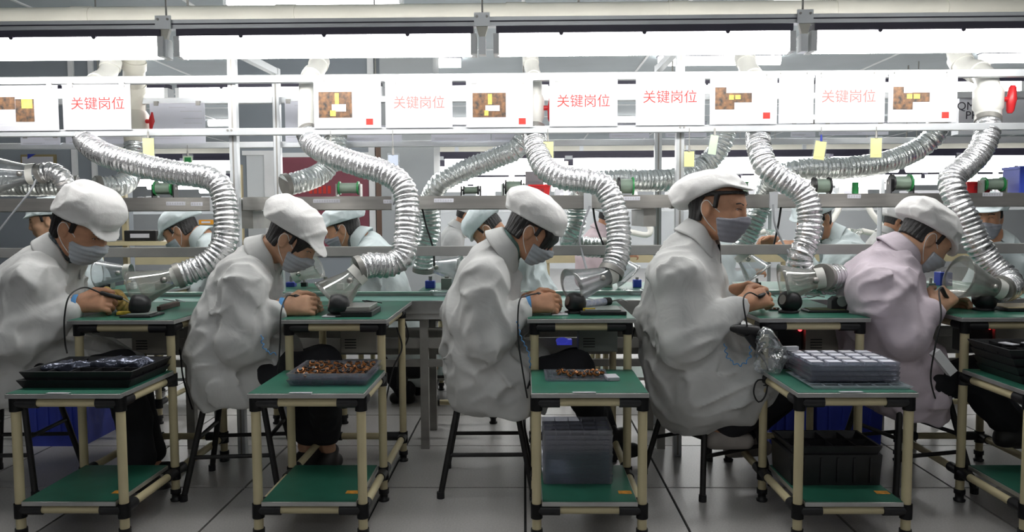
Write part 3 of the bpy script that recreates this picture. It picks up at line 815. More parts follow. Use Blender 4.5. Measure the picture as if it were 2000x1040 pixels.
def worker(label, group, head, neck, torso, arms, legs=None, skirt=(), hemcut=None, coat=M_coat, cap=M_cap, capkey=(1,), hair='short', fringe=None,
           mask=M_mask, skin=M_skin, face=1, seed=1, fold=0.009, res=(0.005, 0.0075), collar=True, shirt=None, tilt=0.0, glove=False, root=None, shoes=M_shoe, hands=True, ys=1.32, coatname='coat'):
    """head: (point, yaw, pitch down, roll, scale); torso: [(point, r)...] from the neck base to the hips;
       arms: [(shoulder, elbow, wrist, r3, hand dict or None)]; legs: [(hip, knee, ankle, toe)]"""
    ho, yaw, pit, rol, hs = head
    Rh = Matrix.Rotation(yaw, 3, 'Z') @ Matrix.Rotation(pit, 3, 'Y') @ Matrix.Rotation(rol, 3, 'X'); Rn = rotm(Rh)
    pts = [ho, neck] + [p for p, r in torso] + [q for a in arms for q in a[:3]] + ([q for l in legs for q in l] if legs else [])
    if root is None: root = (torso[-1][0].x, torso[-1][0].y, 0)
    t = thing('person', label, 'person', root, group)
    # ---- body: one continuous skin from head to feet
    lo, hi = bbox(pts, 0.17)
    Fd = Field(lo, hi, res[0]); add_head(Fd, ho, Rn, hs)
    nk = ho + Rh @ V((-0.035, 0, -0.05)) * hs
    Fd.cone(nk, neck, 0.054 * hs, 0.058 * hs, 0.04)
    Fd.cone(neck, torso[0][0], 0.056, 0.06, 0.03)
    for (p, r), (q, r2) in zip(torso[:-1], torso[1:]): Fd.cone(p, q, min(r, 0.13) * 0.72, min(r2, 0.13) * 0.72, 0.03, ys)
    for sh_, el, wr, rr, hd in arms:
        Fd.cone(torso[0][0], sh_, 0.05, 0.05, 0.03); Fd.cone(sh_, el, 0.048, 0.040, 0.02); Fd.cone(el, wr, 0.040, 0.026, 0.02)
        if hd: add_hand(Fd, wr, **hd)
        if hd and glove and sh_ == arms[-1][0]:
            lo_, hi_ = bbox([wr], 0.2); Fg = Field(lo_, hi_, 0.005); add_hand(Fg, wr, **dict(hd, size=hd.get('size', 1.0) * 1.05)); Fg.f -= 0.002
            mesh_obj('glove', *Fg.mesh(), M_cot, t)
    if legs:
        for hp, kn, an, toe in legs:
            Fd.cone(hp, kn, 0.07, 0.05, 0.02); Fd.cone(kn, an, 0.05, 0.032, 0.02)
            Fd.cone(an + V((0, 0, -0.03)), toe, 0.034, 0.024, 0.02)
    body = mesh_obj('body', *Fd.mesh(), skin, t)
    # ---- head things, in the head's own frame
    MT = Matrix.Translation(ho - V(t.location)) @ Rh.to_4x4() @ Matrix.Scale(hs, 4)
    def headpart(name, pf, m, key=None, smooth_iter=1):
        k = ('hp', key or name, m.name)
        if k in FONT_CACHE: o = link_mesh(name, FONT_CACHE[k], m, t)
        else:
            o = mesh_obj(name, pf[0], pf[1], m, t, local=True, smooth_iter=smooth_iter); FONT_CACHE[k] = o.data
        o.matrix_local = MT
        return o
    headpart('hair', HAIR[hair], M_hair, 'hair' + hair)
    if fringe: headpart('fringe', fringe_mesh(*fringe), M_hair, 'fringe%d' % fringe[0])
    co = headpart('cap', get_cap(capkey), cap, 'cap%s' % (capkey,), 2)
    if tilt: co.matrix_local = MT @ Matrix.Translation((-0.002, 0, 0.014)) @ Matrix.Rotation(tilt, 4, 'Y')
    def lm(name, mb, m):
        k = ('lm', name, m.name)
        if k in FONT_CACHE: o = link_mesh(name.split('#')[0], FONT_CACHE[k], m, t)
        else:
            me = bpy.data.meshes.new(name); me.from_pydata(mb.v, [], mb.f); me.polygons.foreach_set('use_smooth', mb.sm); me.update()
            FONT_CACHE[k] = me; o = link_mesh(name.split('#')[0], me, m, t)
        o.matrix_local = MT; return o
    if mask: headpart('face_mask', MASK, mask, 'mask')
    if face:
        for sy in (-1, 1):
            ex = surf_x(0.031, 0.006); e0, e1, e2 = surf_x(0.017, 0.010), surf_x(0.030, 0.012), surf_x(0.044, 0.008)
            lm('eye#%d' % sy, MB().ell((ex - 0.0065, sy * 0.031, 0.006), (0.0078, 0.0125, 0.0048)), M_eye)
            lm('iris#%d' % sy, MB().ell((ex - 0.0030, sy * 0.031, 0.006), (0.0048, 0.0052, 0.0050)), M_iris)
            lm('eyelid#%d' % sy, MB().tube([(e0, sy * 0.017, 0.008), (e1 + 0.0005, sy * 0.027, 0.0118), (e1 - 0.0005, sy * 0.034, 0.0115), (e2 - 0.001, sy * 0.044, 0.007)], 0.0014, 6), M_hair)
            b0, b1, b2 = surf_x(0.014, 0.026), surf_x(0.030, 0.031), surf_x(0.048, 0.027)
            lm('eyebrow#%d' % sy, MB().tube([(b0 - 0.001, sy * 0.014, 0.026), (b1 - 0.001, sy * 0.026, 0.031), (b1 - 0.002, sy * 0.036, 0.031), (b2 - 0.002, sy * 0.048, 0.027)], 0.0026, 6), M_hair)
            if mask:
                lm('ear_loop#%d' % sy, MB().tube(curve_pts([(0.058, sy * 0.064, -0.026), (0.012, sy * 0.078, 0.004), (-0.012, sy * 0.086, 0.024), (-0.030, sy * 0.088, 0.012),
                   (-0.028, sy * 0.086, -0.020), (0.0, sy * 0.073, -0.058), (0.045, sy * 0.052, -0.095)], 0.008), 0.0017, 6), M_loop)
    # ---- coat
    cp = [p for p, r in torso] + [q for a in arms for q in a[:3]] + [q for c in skirt for q in c[:2]]
    lo, hi = bbox(cp, 0.26); Fc = Field(lo, hi, res[1])
    for i, ((p, r), (q, r2)) in enumerate(zip(torso[:-1], torso[1:])): Fc.cone(p, q, r, r2, 0.05, ys if i else 1.1)
    for a, b, ra, rb, y_ in skirt: Fc.cone(a, b, ra, rb, 0.05, y_)
    for sh_, el, wr, rr, hd in arms:
        Fc.cone(torso[0][0].lerp(torso[1][0], 0.35), sh_, 0.075, rr[0], 0.06)
        Fc.cone(sh_, el, rr[0], rr[1], 0.035)
    # keep a crease between the forearms and the body
    Fa = Field(lo, hi, res[1])
    for sh_, el, wr, rr, hd in arms: Fa.cone(el, wr + (el - wr).normalized() * 0.050, rr[1], rr[2], 0.02)
    q = np.maximum(0.018 - np.abs(Fc.f - Fa.f), 0) / 0.018
    Fc.f = np.minimum(Fc.f, Fa.f) - q * q * 0.018 * 0.25
    Fc.disp(folds(seed, fold))
    if hemcut:
        zc, sl = hemcut
        ax = [(Fc.lo[i] + Fc.h * np.arange(Fc.n[i])).astype(np.float32) for i in range(3)]
        X, Z = np.meshgrid(ax[0], ax[2], indexing='ij')
        pl = (zc + sl * (X - root[0]) + 0.008 * np.sin(X * 40)) - Z
        Fc.f = np.maximum(Fc.f, pl[:, None, :].astype(np.float32))
    mesh_obj(coatname, *Fc.mesh(), coat, t, smooth_iter=1)
    # ---- collar: a folded band round the neck
    if collar:
        ax_ = (nk - torso[0][0]).normalized(); fwd = (Rh @ V((1, 0, 0))); fwd = V((math.cos(yaw), math.sin(yaw), 0)); fwd = (fwd - ax_ * fwd.dot(ax_)).normalized(); lat = ax_.cross(fwd)
        base = torso[0][0] + ax_ * (torso[0][1] * 0.95 + 0.012)
        rows = []
        nseg = 40
        for (rr_, hh) in ((0.080, -0.035), (0.070, 0.012), (0.071, 0.026), (0.077, 0.031), (0.085, 0.024), (0.112, -0.032), (0.116, -0.040), (0.110, -0.044)):
            ring = []
            for k in range(nseg):
                th = math.radians(24) + (2 * math.pi - math.radians(48)) * k / (nseg - 1)
                op_ = math.exp(-((min(th, 2 * math.pi - th) - 0.42) / 0.55) ** 2)
                h_ = hh - 0.045 * op_ - 0.012
                r_ = rr_ * (1 + 0.16 * op_)
                ring.append(base + ax_ * h_ + (fwd * math.cos(th) * r_ * 0.98 + lat * math.sin(th) * r_ * 0.92))
            rows.append(ring)
        mb = MB(); n_ = nseg
        vs = [p for r in rows for p in r]; fs = [(i * n_ + j, i * n_ + j + 1, (i + 1) * n_ + j + 1, (i + 1) * n_ + j) for i in range(len(rows) - 1) for j in range(n_ - 1)]
        mb.add(vs, fs, True); c_ = mb.build('collar', coat, t)
        so = c_.modifiers.new('thick', 'SOLIDIFY'); so.thickness = 0.003
    if shirt:
        MB().lathe(torso[0][0] + (nk - torso[0][0]).normalized() * (torso[0][1] * 0.9), nk - torso[0][0], [(-0.03, 0.078), (0.015, 0.070), (0.040, 0.068), (0.048, 0.066), (0.046, 0.062)], 24, False).build('shirt_collar', shirt, t)
    if legs:
        pl_ = [q for l in legs for q in l]; lo, hi = bbox(pl_, 0.14); Ft = Field(lo, hi, 0.010)
        for hp, kn, an, toe in legs:
            Ft.cone(hp.lerp(kn, 0.3), kn, 0.078, 0.070, 0.03); Ft.cone(kn, an + (kn - an) * 0.12, 0.078, 0.062, 0.03)
        Ft.cone(legs[0][0].lerp(legs[0][1], 0.25), legs[1][0].lerp(legs[1][1], 0.25), 0.07, 0.07, 0.04)
        Ft.disp(folds(seed + 50, 0.010, 12))
        mesh_obj('trousers', *Ft.mesh(), M_pants, t)
        for hp, kn, an, toe in legs:
            lo, hi = bbox([an, toe], 0.09); Fs = Field(lo, hi, 0.006)
            Fs.cone(V((an.x, an.y, toe.z)) + (V((an.x, an.y, toe.z)) - toe) * 0.18, toe, 0.040, 0.036, 0.02)
            Fs.cone(V((an.x, an.y, toe.z + 0.02)), toe.lerp(an, 0.5) , 0.042, 0.034, 0.02)
            zc = toe.z - 0.030
            ax = (Fs.lo[2] + Fs.h * np.arange(Fs.n[2])).astype(np.float32)
            Fs.f = np.maximum(Fs.f, (zc - ax)[None, None, :])
            mesh_obj('shoe', *Fs.mesh(), shoes, t)
    return t

# ---------------------------------------------------------------- the five workers of the near row
RH = dict(d=(0.95, 0.10, 0.06), n=(0.12, 0.85, -0.45), side=1, curl=(0.55, 0.8, 0.5), size=1.15)
LH = dict(d=(0.93, -0.25, 0.0), n=(0.15, -0.75, -0.6), side=-1, curl=(0.5, 0.7, 0.45), size=1.1)
rad = math.radians
NEARG = 'workers seated along the near row of tables'
P1 = worker('white-coated worker in a tall puffed cap and dark checked collar', NEARG,
    (W(160, 449, 3.25), rad(-8), rad(29), rad(0), 1.10), W(118, 487, 3.27),
    [(W(98, 520, 3.27), 0.105), (W(72, 570, 3.27), 0.145), (W(52, 640, 3.27), 0.180), (W(35, 715, 3.28), 0.185), (W(48, 745, 3.28), 0.17)],
    [(W(66, 560, 3.09), W(38, 668, 3.05), W(150, 594, 3.13), (0.088, 0.088, 0.052), RH), (W(110, 550, 3.44), W(130, 655, 3.47), W(203, 582, 3.33), (0.08, 0.08, 0.05), LH)],
    [(W(40, 745, 3.16), W(238, 722, 3.15), W(278, 920, 3.18), W(318, 958, 3.2)), (W(40, 745, 3.40), W(244, 718, 3.42), W(300, 905, 3.40), W(352, 927, 3.42))],
    [(W(45, 730, 3.28), W(170, 722, 3.27), 0.16, 0.125, 1.3), (W(170, 722, 3.27), W(262, 735, 3.27), 0.125, 0.075, 1.75)], (0.36, 0.20),
    capkey=(11, (0.022, 0.018), 0.016, 0.35, -0.006, 0.85), glove=True, hair='full', seed=3, fold=0.024, shirt=M_shirt)
P2 = worker('white-coated worker with a falling fringe bent over the copper coil table', NEARG,
    (W(574, 470, 3.25), rad(-4), rad(38), rad(0), 1.0), W(523, 490, 3.27),
    [(W(500, 516, 3.27), 0.085), (W(480, 560, 3.27), 0.125), (W(470, 620, 3.27), 0.150), (W(455, 690, 3.27), 0.155), (W(462, 742, 3.27), 0.155)],
    [(W(476, 560, 3.11), W(474, 668, 3.06), W(552, 600, 3.13), (0.082, 0.088, 0.052), RH), (W(500, 550, 3.42), W(520, 650, 3.45), W(580, 588, 3.32), (0.075, 0.075, 0.05), LH)],
    [(W(460, 745, 3.16), W(630, 712, 3.16), W(640, 860, 3.45), W(655, 900, 3.5)), (W(460, 745, 3.38), W(625, 708, 3.42), W(597, 862, 3.42), W(640, 888, 3.52))],
    [(W(462, 735, 3.27), W(535, 700, 3.26), 0.155, 0.115, 1.4), (W(460, 742, 3.25), W(495, 760, 3.22), 0.15, 0.14, 1.3)], (0.37, 0.12),
    capkey=(23, (-0.022, -0.004), 0.0, 0.16, 0.0, 1.05), hair='full', fringe=(5, 0.064, -0.018), skin=M_skin2, seed=13, fold=0.022, shoes=M_shoe)
P3 = worker('white-coated worker with long dark fringe beside the tall clear tray stack', NEARG,
    (W(1040, 455, 3.25), rad(-2), rad(36), rad(0), 1.0), W(985, 478, 3.27),
    [(W(968, 502, 3.27), 0.082), (W(950, 548, 3.27), 0.120), (W(938, 615, 3.27), 0.142), (W(938, 690, 3.27), 0.145), (W(950, 750, 3.27), 0.145)],
    [(W(945, 548, 3.11), W(948, 668, 3.06), W(1030, 595, 3.13), (0.082, 0.085, 0.050), RH), (W(968, 540, 3.42), W(985, 645, 3.45), W(1040, 584, 3.30), (0.075, 0.075, 0.05), LH)],
    [(W(955, 750, 3.16), W(1120, 722, 3.16), W(1165, 830, 3.42), W(1215, 850, 3.5)), (W(955, 750, 3.38), W(1125, 716, 3.42), W(1185, 850, 3.5), W(1235, 880, 3.55))],
    [(W(950, 735, 3.27), W(1020, 735, 3.24), 0.15, 0.13, 1.3), (W(945, 755, 3.24), W(1000, 780, 3.20), 0.14, 0.13, 1.3)], (0.335, -0.02),
    capkey=(31, (-0.016, 0.004), 0.004, 0.0, 0.008, 0.12), hair='full', fringe=(9, 0.082, -0.020), seed=27, fold=0.022, shirt=M_shirtg)
P4 = worker('white-coated worker looking up over a grey mask', NEARG,
    (W(1404, 408, 3.24), rad(-37), rad(9), rad(-3), 1.12), W(1362, 462, 3.27),
    [(W(1352, 492, 3.27), 0.098), (W(1338, 545, 3.27), 0.142), (W(1335, 620, 3.27), 0.172), (W(1345, 700, 3.28), 0.188), (W(1365, 760, 3.28), 0.19)],
    [(W(1318, 545, 3.10), W(1335, 668, 3.04), W(1452, 594, 3.10), (0.092, 0.090, 0.055), dict(RH, d=(0.9, 0.2, 0.25))), (W(1375, 530, 3.44), W(1395, 640, 3.47), W(1436, 570, 3.40), (0.08, 0.08, 0.05), dict(LH, d=(0.95, -0.28, 0.05)))],
    [(W(1380, 765, 3.16), W(1560, 745, 3.15), W(1405, 838, 3.12), W(1455, 862, 3.12)), (W(1380, 765, 3.40), W(1560, 740, 3.42), W(1440, 850, 3.34), W(1492, 876, 3.36))],
    [(W(1375, 745, 3.28), W(1462, 735, 3.20), 0.17, 0.135, 1.3), (W(1350, 765, 3.24), W(1420, 765, 3.22), 0.17, 0.15, 1.25)], (0.262, 0.28),
    capkey=(42, (-0.026, -0.010), -0.006, 0.30, -0.006, 0.8), hair='open', tilt=-0.40, mask=M_maskg, seed=41, fold=0.024, shoes=M_shoeg)
P5 = worker('worker in a pinkish coat bent beside the stacked black trays', NEARG,
    (W(1806, 470, 3.25), rad(-3), rad(40), rad(0), 1.0), W(1755, 492, 3.27),
    [(W(1735, 515, 3.27), 0.090), (W(1718, 560, 3.27), 0.140), (W(1715, 625, 3.27), 0.158), (W(1728, 695, 3.27), 0.150), (W(1762, 750, 3.27), 0.14)],
    [(W(1712, 565, 3.11), W(1765, 660, 3.06), W(1828, 600, 3.12), (0.090, 0.085, 0.052), dict(RH, d=(0.75, 0.45, 0.45))), (W(1745, 550, 3.42), W(1775, 640, 3.45), W(1822, 590, 3.36), (0.08, 0.08, 0.05), LH)],
    [(W(1765, 755, 3.16), W(1900, 735, 3.16), W(1968, 830, 3.12), W(2005, 858, 3.12)), (W(1765, 755, 3.38), W(1905, 730, 3.42), W(1985, 838, 3.42), W(2030, 862, 3.42))],
    [(W(1765, 740, 3.27), W(1788, 715, 3.25), 0.14, 0.105, 1.3), (W(1762, 750, 3.25), W(1780, 775, 3.22), 0.14, 0.11, 1.3)], (0.30, -0.10),
    coat=M_coatp, capkey=(57, (-0.022, -0.006), -0.002, 0.35, 0.0, 0.8), hair='short', skin=M_skin2, seed=55, fold=0.024)

# ================================================================== exhaust drops, flexible ducts, hoods
def drop(pts, label, r=0.045, valve=None, mat_=M_pvc, group='white exhaust drop pipes under the main duct'):
    """rigid pipe through points; valve = (point, side) with a red lever"""
    P = curve_pts(pts, 0.02)
    t = thing('exhaust_drop', label, 'pipe', P[-1], group)
    MB().tube(P, r, 20).build('pipe', mat_, t)
    L = len(P)
    for k in (0.30, 0.52, 0.98):
        i = min(L - 2, int(L * k)); d = (P[i + 1] - P[i]).normalized()
        MB().cyl(P[i] - d * 0.022, P[i] + d * 0.022, r * 1.12, seg=20).build('socket', mat_, t)
    if valve:
        p, sx = valve; p = V(p)
        v = MB().lathe(p - V((0, 0, 0.06)), (0, 0, 1), [(0, r * 1.05), (0.02, r * 1.3), (0.10, r * 1.3), (0.12, r * 1.05)], 20).build('valve_body', mat_, t)
        MB().cyl(p + V((sx * r * 1.2, -0.012, 0)), p + V((sx * (r * 1.2 + 0.03), -0.012, 0)), 0.012, seg=10).build('valve_stem', M_red, v)
        q = p + V((sx * (r * 1.2 + 0.035), -0.012, 0))
        h = MB(); h.lathe(q + V((0, 0, -0.065)), (0.08 * sx, 0, 1), [(0, 0.010), (0.012, 0.017), (0.045, 0.021), (0.065, 0.024), (0.085, 0.021), (0.118, 0.017), (0.13, 0.010)], 12)
        h.build('valve_handle', M_red, v)
    return t
def N(px, py, Y): return W(px, py, Y)
drop([N(217, 40, 3.95), N(217, 120, 3.95), N(205, 150, 3.88), N(172, 175, 3.74), N(166, 215, 3.70), N(166, 268, 3.70)], 'exhaust pipe ending in the duct that droops toward the checked collar worker')
drop([N(625, 40, 3.95), N(625, 110, 3.95), N(618, 135, 3.88), N(604, 160, 3.74), N(601, 210, 3.70), N(601, 268, 3.70)], 'bare white exhaust pipe beside a photo sheet, above the yellow card')
drop([N(1036, 40, 3.95), N(1036, 110, 3.95), N(1040, 140, 3.88), N(1044, 165, 3.74), N(1044, 210, 3.70), N(1044, 262, 3.70)], 'white exhaust pipe with red lever beside two red-lettered sheets', r=0.036, valve=(N(1044, 212, 3.70), 1))
drop([N(1453, 40, 3.95), N(1453, 100, 3.95), N(1462, 135, 3.88), N(1478, 165, 3.74), N(1480, 210, 3.70), N(1480, 256, 3.70)], 'exhaust pipe behind the photo sheet that follows two red-lettered sheets')
drop([N(1870, 40, 3.95), N(1870, 100, 3.95), N(1885, 130, 3.90), N(1918, 145, 3.78), N(1930, 170, 3.68), N(1930, 235, 3.68)], 'thick white exhaust pipe with red lever beside the grey lettered box', r=0.05, valve=(N(1930, 195, 3.68), 1))
drop([N(262, 60, 4.10), N(262, 130, 4.10), N(262, 180, 4.22), N(264, 280, 4.26)], 'beige exhaust pipe with red lever beside a red-lettered sheet', r=0.055, valve=(N(264, 238, 4.24), 1), mat_=M_duct)

def foil_duct(pts, label, r=0.055, pitch=0.021, m=M_foil, seed=0, group='flexible foil ducts feeding the fume hoods', seg=20, ends=True):
    P = curve_pts(pts, pitch / 4); g = random.Random(seed)
    prof = (0.90, 0.99, 1.04, 0.97)
    jit = [1 + g.uniform(-0.012, 0.012) for _ in P]
    # small wander so the rings do not look machined
    Q = [p + V((g.uniform(-1, 1), g.uniform(-1, 1), g.uniform(-1, 1))) * 0.0008 for p in P]
    t = thing('foil_duct', label, 'duct', min(P, key=lambda p: p.z), group)
    MB().tube(Q, lambda i: r * prof[i % 4] * jit[i], seg).build('hose', m, t)
    if ends:
        for i, j in ((0, 3), (-1, -4)):
            d = (P[j] - P[i]).normalized()
            MB().cyl(P[i] - d * 0.004, P[i] + d * 0.02, r * 1.06, seg=20).build('clamp_band', M_steeld, t)
    return t
D1 = [(166, 262, 3.68), (172, 280, 3.60), (205, 302, 3.52), (270, 322, 3.48), (345, 338, 3.46), (405, 347, 3.45), (432, 368, 3.44), (442, 420, 3.42), (440, 470, 3.40), (415, 508, 3.37), (378, 528, 3.34), (345, 540, 3.31)]
D2 = [(602, 262, 3.68), (612, 282, 3.60), (640, 300, 3.54), (700, 322, 3.50), (752, 338, 3.47), (785, 362, 3.45), (796, 405, 3.43), (794, 455, 3.41), (786, 500, 3.38), (760, 518, 3.35), (725, 518, 3.31), (698, 526, 3.28)]
D3 = [(1044, 256, 3.68), (1048, 290, 3.60), (1062, 325, 3.53), (1095, 347, 3.49), (1140, 352, 3.47), (1178, 364, 3.45), (1198, 400, 3.43), (1208, 450, 3.41), (1206, 500, 3.37), (1192, 535, 3.33)]
D4 = [(1480, 250, 3.68), (1482, 285, 3.60), (1496, 325, 3.54), (1530, 352, 3.50), (1568, 378, 3.47), (1582, 420, 3.45), (1578, 465, 3.44), (1562, 508, 3.43), (1572, 538, 3.46), (1602, 552, 3.46), (1628, 550, 3.40), (1634, 542, 3.30), (1606, 542, 3.22)]
D5 = [(1930, 232, 3.66), (1926, 270, 3.62), (1908, 305, 3.60), (1878, 332, 3.56), (1858, 352, 3.50), (1868, 390, 3.46), (1888, 430, 3.44), (1908, 475, 3.42), (1935, 515, 3.40), (1962, 540, 3.36), (1972, 560, 3.30), (1952, 566, 3.24)]
DL = ['silver foil duct leading to the funnel of the checked collar worker', 'silver foil duct looping past the shelf down to the copper coil table',
      'silver foil duct bending over the shelf beside the red bin', 'silver foil duct curling under the funnel of the grey-masked worker',
      'silver foil duct hanging from the thick red-levered pipe']
for i, (pp, l) in enumerate(zip((D1, D2, D3, D4, D5), DL)): foil_duct([N(*q) for q in pp], l, 0.054, seed=i)
FD = [([(264, 272, 4.26), (262, 310, 4.22), (252, 345, 4.12), (236, 362, 4.02), (190, 366, 3.94)], 'short pale foil duct descending behind the checked collar worker'),
      ([(656, 262, 4.14), (654, 300, 4.12), (632, 335, 4.10), (598, 352, 4.00), (556, 362, 3.92)], 'pale green-tinged foil duct curving down onto the shelf before the maroon board'),
      ([(1030, 262, 4.14), (1008, 292, 4.13), (960, 312, 4.16), (905, 334, 4.14), (858, 360, 4.15), (838, 400, 4.24), (841, 445, 4.26), (830, 492, 4.26), (826, 530, 4.28)], 'pale foil duct sweeping from the red-levered pipe down beside the column'),
      ([(1418, 250, 4.14), (1408, 285, 4.13), (1375, 325, 4.14), (1330, 348, 4.08), (1270, 353, 4.02), (1205, 352, 3.98), (1150, 362, 4.05), (1130, 395, 4.24), (1124, 440, 4.26), (1112, 470, 4.27), (1140, 482, 4.28), (1180, 484, 4.30)], 'pale foil duct running level behind the black and green reel'),
      ([(1832, 244, 4.14), (1822, 268, 4.13), (1785, 296, 4.14), (1725, 318, 4.08), (1650, 328, 4.02), (1560, 332, 3.98), (1510, 350, 4.06), (1490, 395, 4.24), (1470, 440, 4.26), (1448, 490, 4.28)], 'pale foil duct sweeping level above the dark reel and green stick'),
      ([(-90, 366, 3.95), (0, 364, 3.93), (70, 363, 3.91), (120, 363, 3.90), (150, 364, 3.92)], 'thick foil duct lying along the shelf beneath the clear funnel')]
for i, (pp, l) in enumerate(FD): foil_duct([N(*q) for q in pp], l, 0.056 if i != 5 else 0.052, 0.023, M_foil2, 20 + i, 'pale foil ducts of the far side')

def hood(narrow, wide, r0, r1, label, m=M_hood, tilt=None, group='clear plastic fume hoods over the work tables'):
    a = V(narrow); b = V(wide); d = (b - a); L = d.length; d.normalize()
    t = thing('fume_hood', label, 'fume hood', b, group)
    u = d.orthogonal().normalized(); w = d.cross(u); seg = 28
    rs = []
    for k in range(11):
        q = k / 10; rr = r0 if q < 0.22 else r0 + (r1 - r0) * ((q - 0.22) / 0.78) ** 1.15
        rs.append([a + d * L * q + (u * math.cos(2 * math.pi * j / seg) + w * math.sin(2 * math.pi * j / seg)) * rr for j in range(seg)])
    f = MB().rings(rs, False).build('funnel', m, t)
    so = f.modifiers.new('thick', 'SOLIDIFY'); so.thickness = 0.003
    MB().cyl(a - d * 0.005, a + d * 0.03, r0 * 1.05, seg=24, caps=False).build('neck_band', M_pvc, t)
    rim = [b + (u * math.cos(2 * math.pi * j / 36) + w * math.sin(2 * math.pi * j / 36)) * r1 for j in range(37)]
    MB().tube(rim, 0.0028, 6).build('rim', M_hood, t)
    q = a + d * L * 0.26 + V((0, -1, 0)) * (r0 * 1.02)
    MB().lathe(q + V((0, 0.006, 0)), (0, -1, 0), [(0, 0.013), (0.012, 0.013), (0.016, 0.009), (0.018, 0.004)], 12).build('knob', M_steel, t)
    return t
hood(N(352, 538, 3.31), N(262, 568, 3.27), 0.042, 0.088, 'clear fume funnel tilted beside the yellow-sponged solder stand')
hood(N(703, 533, 3.28), N(645, 586, 3.24), 0.045, 0.098, 'clear fume funnel tipped steeply over the copper coil table')
hood(N(1196, 535, 3.33), N(1115, 562, 3.24), 0.042, 0.080, 'clear fume funnel above the table with the tall tray stack', M_clear)
hood(N(1606, 543, 3.22), N(1528, 556, 3.24), 0.042, 0.086, 'clear fume funnel lying level before the grey-masked worker')
hood(N(1953, 566, 3.24), N(1872, 542, 3.22), 0.042, 0.092, 'clear fume funnel opening toward the pinkish-coated worker')
hood(N(70, 340, 3.82), N(-4, 342, 3.80), 0.050, 0.088, 'clear plastic funnel standing up on the shelf with a foil elbow', M_clear)
foil_duct([N(78, 340, 3.82), N(100, 336, 3.82), N(122, 348, 3.82), N(134, 372, 3.84)], 'short foil elbow behind the clear funnel on the shelf', 0.047, m=M_foil, seed=77)

# ================================================================== sheets hung between the two front rails
YS = YR - 0.024
def sheet(px0, px1, py0, py1, label, kind, Y=YS, m=M_paper, ink=None, group='laminated sheets hung between the front rails', tx=None, z_off=0.0, photo=None, stamp=None, txt='关键岗位'):
    a = W(px0, py0, Y); b = W(px1, py1, Y); cy = (py0 + py1) / 2
    zt = (W(px0, py0, Y).z + W(px1, py0, Y).z) / 2; zb = (W(px0, py1, Y).z + W(px1, py1, Y).z) / 2
    t = thing('sign_sheet' if kind == 'text' else 'work_sheet', label, 'sign', ((a.x + b.x) / 2, Y, zb), group)
    MB().span((a.x, Y - 0.001, zb), (b.x, Y + 0.001, zt)).build('sheet', m, t)
    MB().span((a.x - 0.002, Y - 0.0028, zt - 0.002), (b.x + 0.002, Y - 0.001, zt + 0.002)).build('sleeve_edge', M_greyp, t)
    for k in (0.12, 0.88):
        x = a.x + (b.x - a.x) * k
        MB().span((x - 0.012, Y - 0.004, zt - 0.012), (x + 0.012, Y + 0.004, zt + 0.012)).build('clip', M_steeld, t)
    if kind == 'text':
        p0 = W(tx[0], tx[2], Y); p1 = W(tx[1], tx[2], Y)
        lettering(txt, 0.062, ink or M_redink, t, ((p0.x + p1.x) / 2, Y - 0.0014, (p0.z + p1.z) / 2), 0, 'lettering', p1.x - p0.x)
    else:
        for k, (x0, y0, x1, y1, mm) in enumerate(photo or ()):
            p0 = W(x0, y0, Y); p1 = W(x1, y1, Y)
            MB().span((p0.x, Y - 0.0018 - 0.0004 * k, p1.z), (p1.x, Y - 0.001, p0.z)).build('printed_photo', mm, t)
        if stamp:
            p0 = W(*stamp, Y)
            MB().span((p0.x - 0.016, Y - 0.0016, p0.z - 0.014), (p0.x + 0.016, Y - 0.001, p0.z + 0.014)).build('stamp', M_redink, t)
        W_ = b.x - a.x; H_ = zt - zb
        for z_, f0, f1 in ((0.90, 0.35, 0.65), (0.80, 0.55, 0.95), (0.62, 0.6, 0.95), (0.50, 0.62, 0.95), (0.18, 0.06, 0.62), (0.12, 0.06, 0.55)):
            MB().span((a.x + W_ * f0, Y - 0.0015, zb + H_ * z_ - 0.0016), (a.x + W_ * f1, Y - 0.001, zb + H_ * z_ + 0.0016)).build('printed_line', M_greyp, t)
    return t
ph = lambda *r: [(*q, M_photo) for q in r]
sheet(-22, 116, 168, 256, 'photo sheet with a yellow patch beside a red-lettered sheet', 'photo', photo=ph((-10, 190, 30, 214), (30, 194, 68, 238)) + [(42, 194, 64, 212, M_photoy)])
sheet(121, 257, 166, 254, 'red-lettered white sheet beside the photo sheet with yellow patch', 'text', tx=(139, 243, 204), ink=M_redink)
sheet(612, 745, 160, 251, 'photo sheet hung beside the bare white exhaust pipe', 'photo', photo=ph((622, 180, 688, 230)) + [(648, 204, 676, 218, M_paper), (654, 182, 662, 204, M_photoy), (645, 216, 656, 227, M_photoy)], stamp=(722, 238))
sheet(752, 884, 159, 250, 'glare-paled red-lettered sheet between two photo sheets', 'text', tx=(769, 868, 202), ink=M_redp)
sheet(910, 1041, 158, 249, 'photo sheet hung beside the slim red-levered pipe', 'photo', photo=ph((923, 182, 988, 229)) + [(948, 206, 976, 217, M_paper), (953, 184, 961, 204, M_photoy), (946, 216, 954, 226, M_photoy)], stamp=(1020, 237))
sheet(1073, 1206, 154, 247, 'red-lettered white sheet next to the slim red-levered pipe', 'text', tx=(1088, 1191, 199))
sheet(1242, 1376, 151, 245, 'red-lettered white sheet hung in front of the aluminium post', 'text', tx=(1256, 1361, 191))
sheet(1387, 1517, 150, 243, 'photo sheet with an L-shaped picture beside a red-lettered sheet', 'photo', photo=ph((1397, 171, 1418, 214), (1418, 182, 1434, 214), (1434, 182, 1468, 200)) + [(1424, 186, 1433, 195, M_photoy), (1436, 186, 1446, 194, M_photoy)], stamp=(1497, 226))
sheet(1522, 1588, 146, 241, 'narrow blank grey sheet between a photo sheet and a glare-paled sheet', 'photo', m=M_paperb)
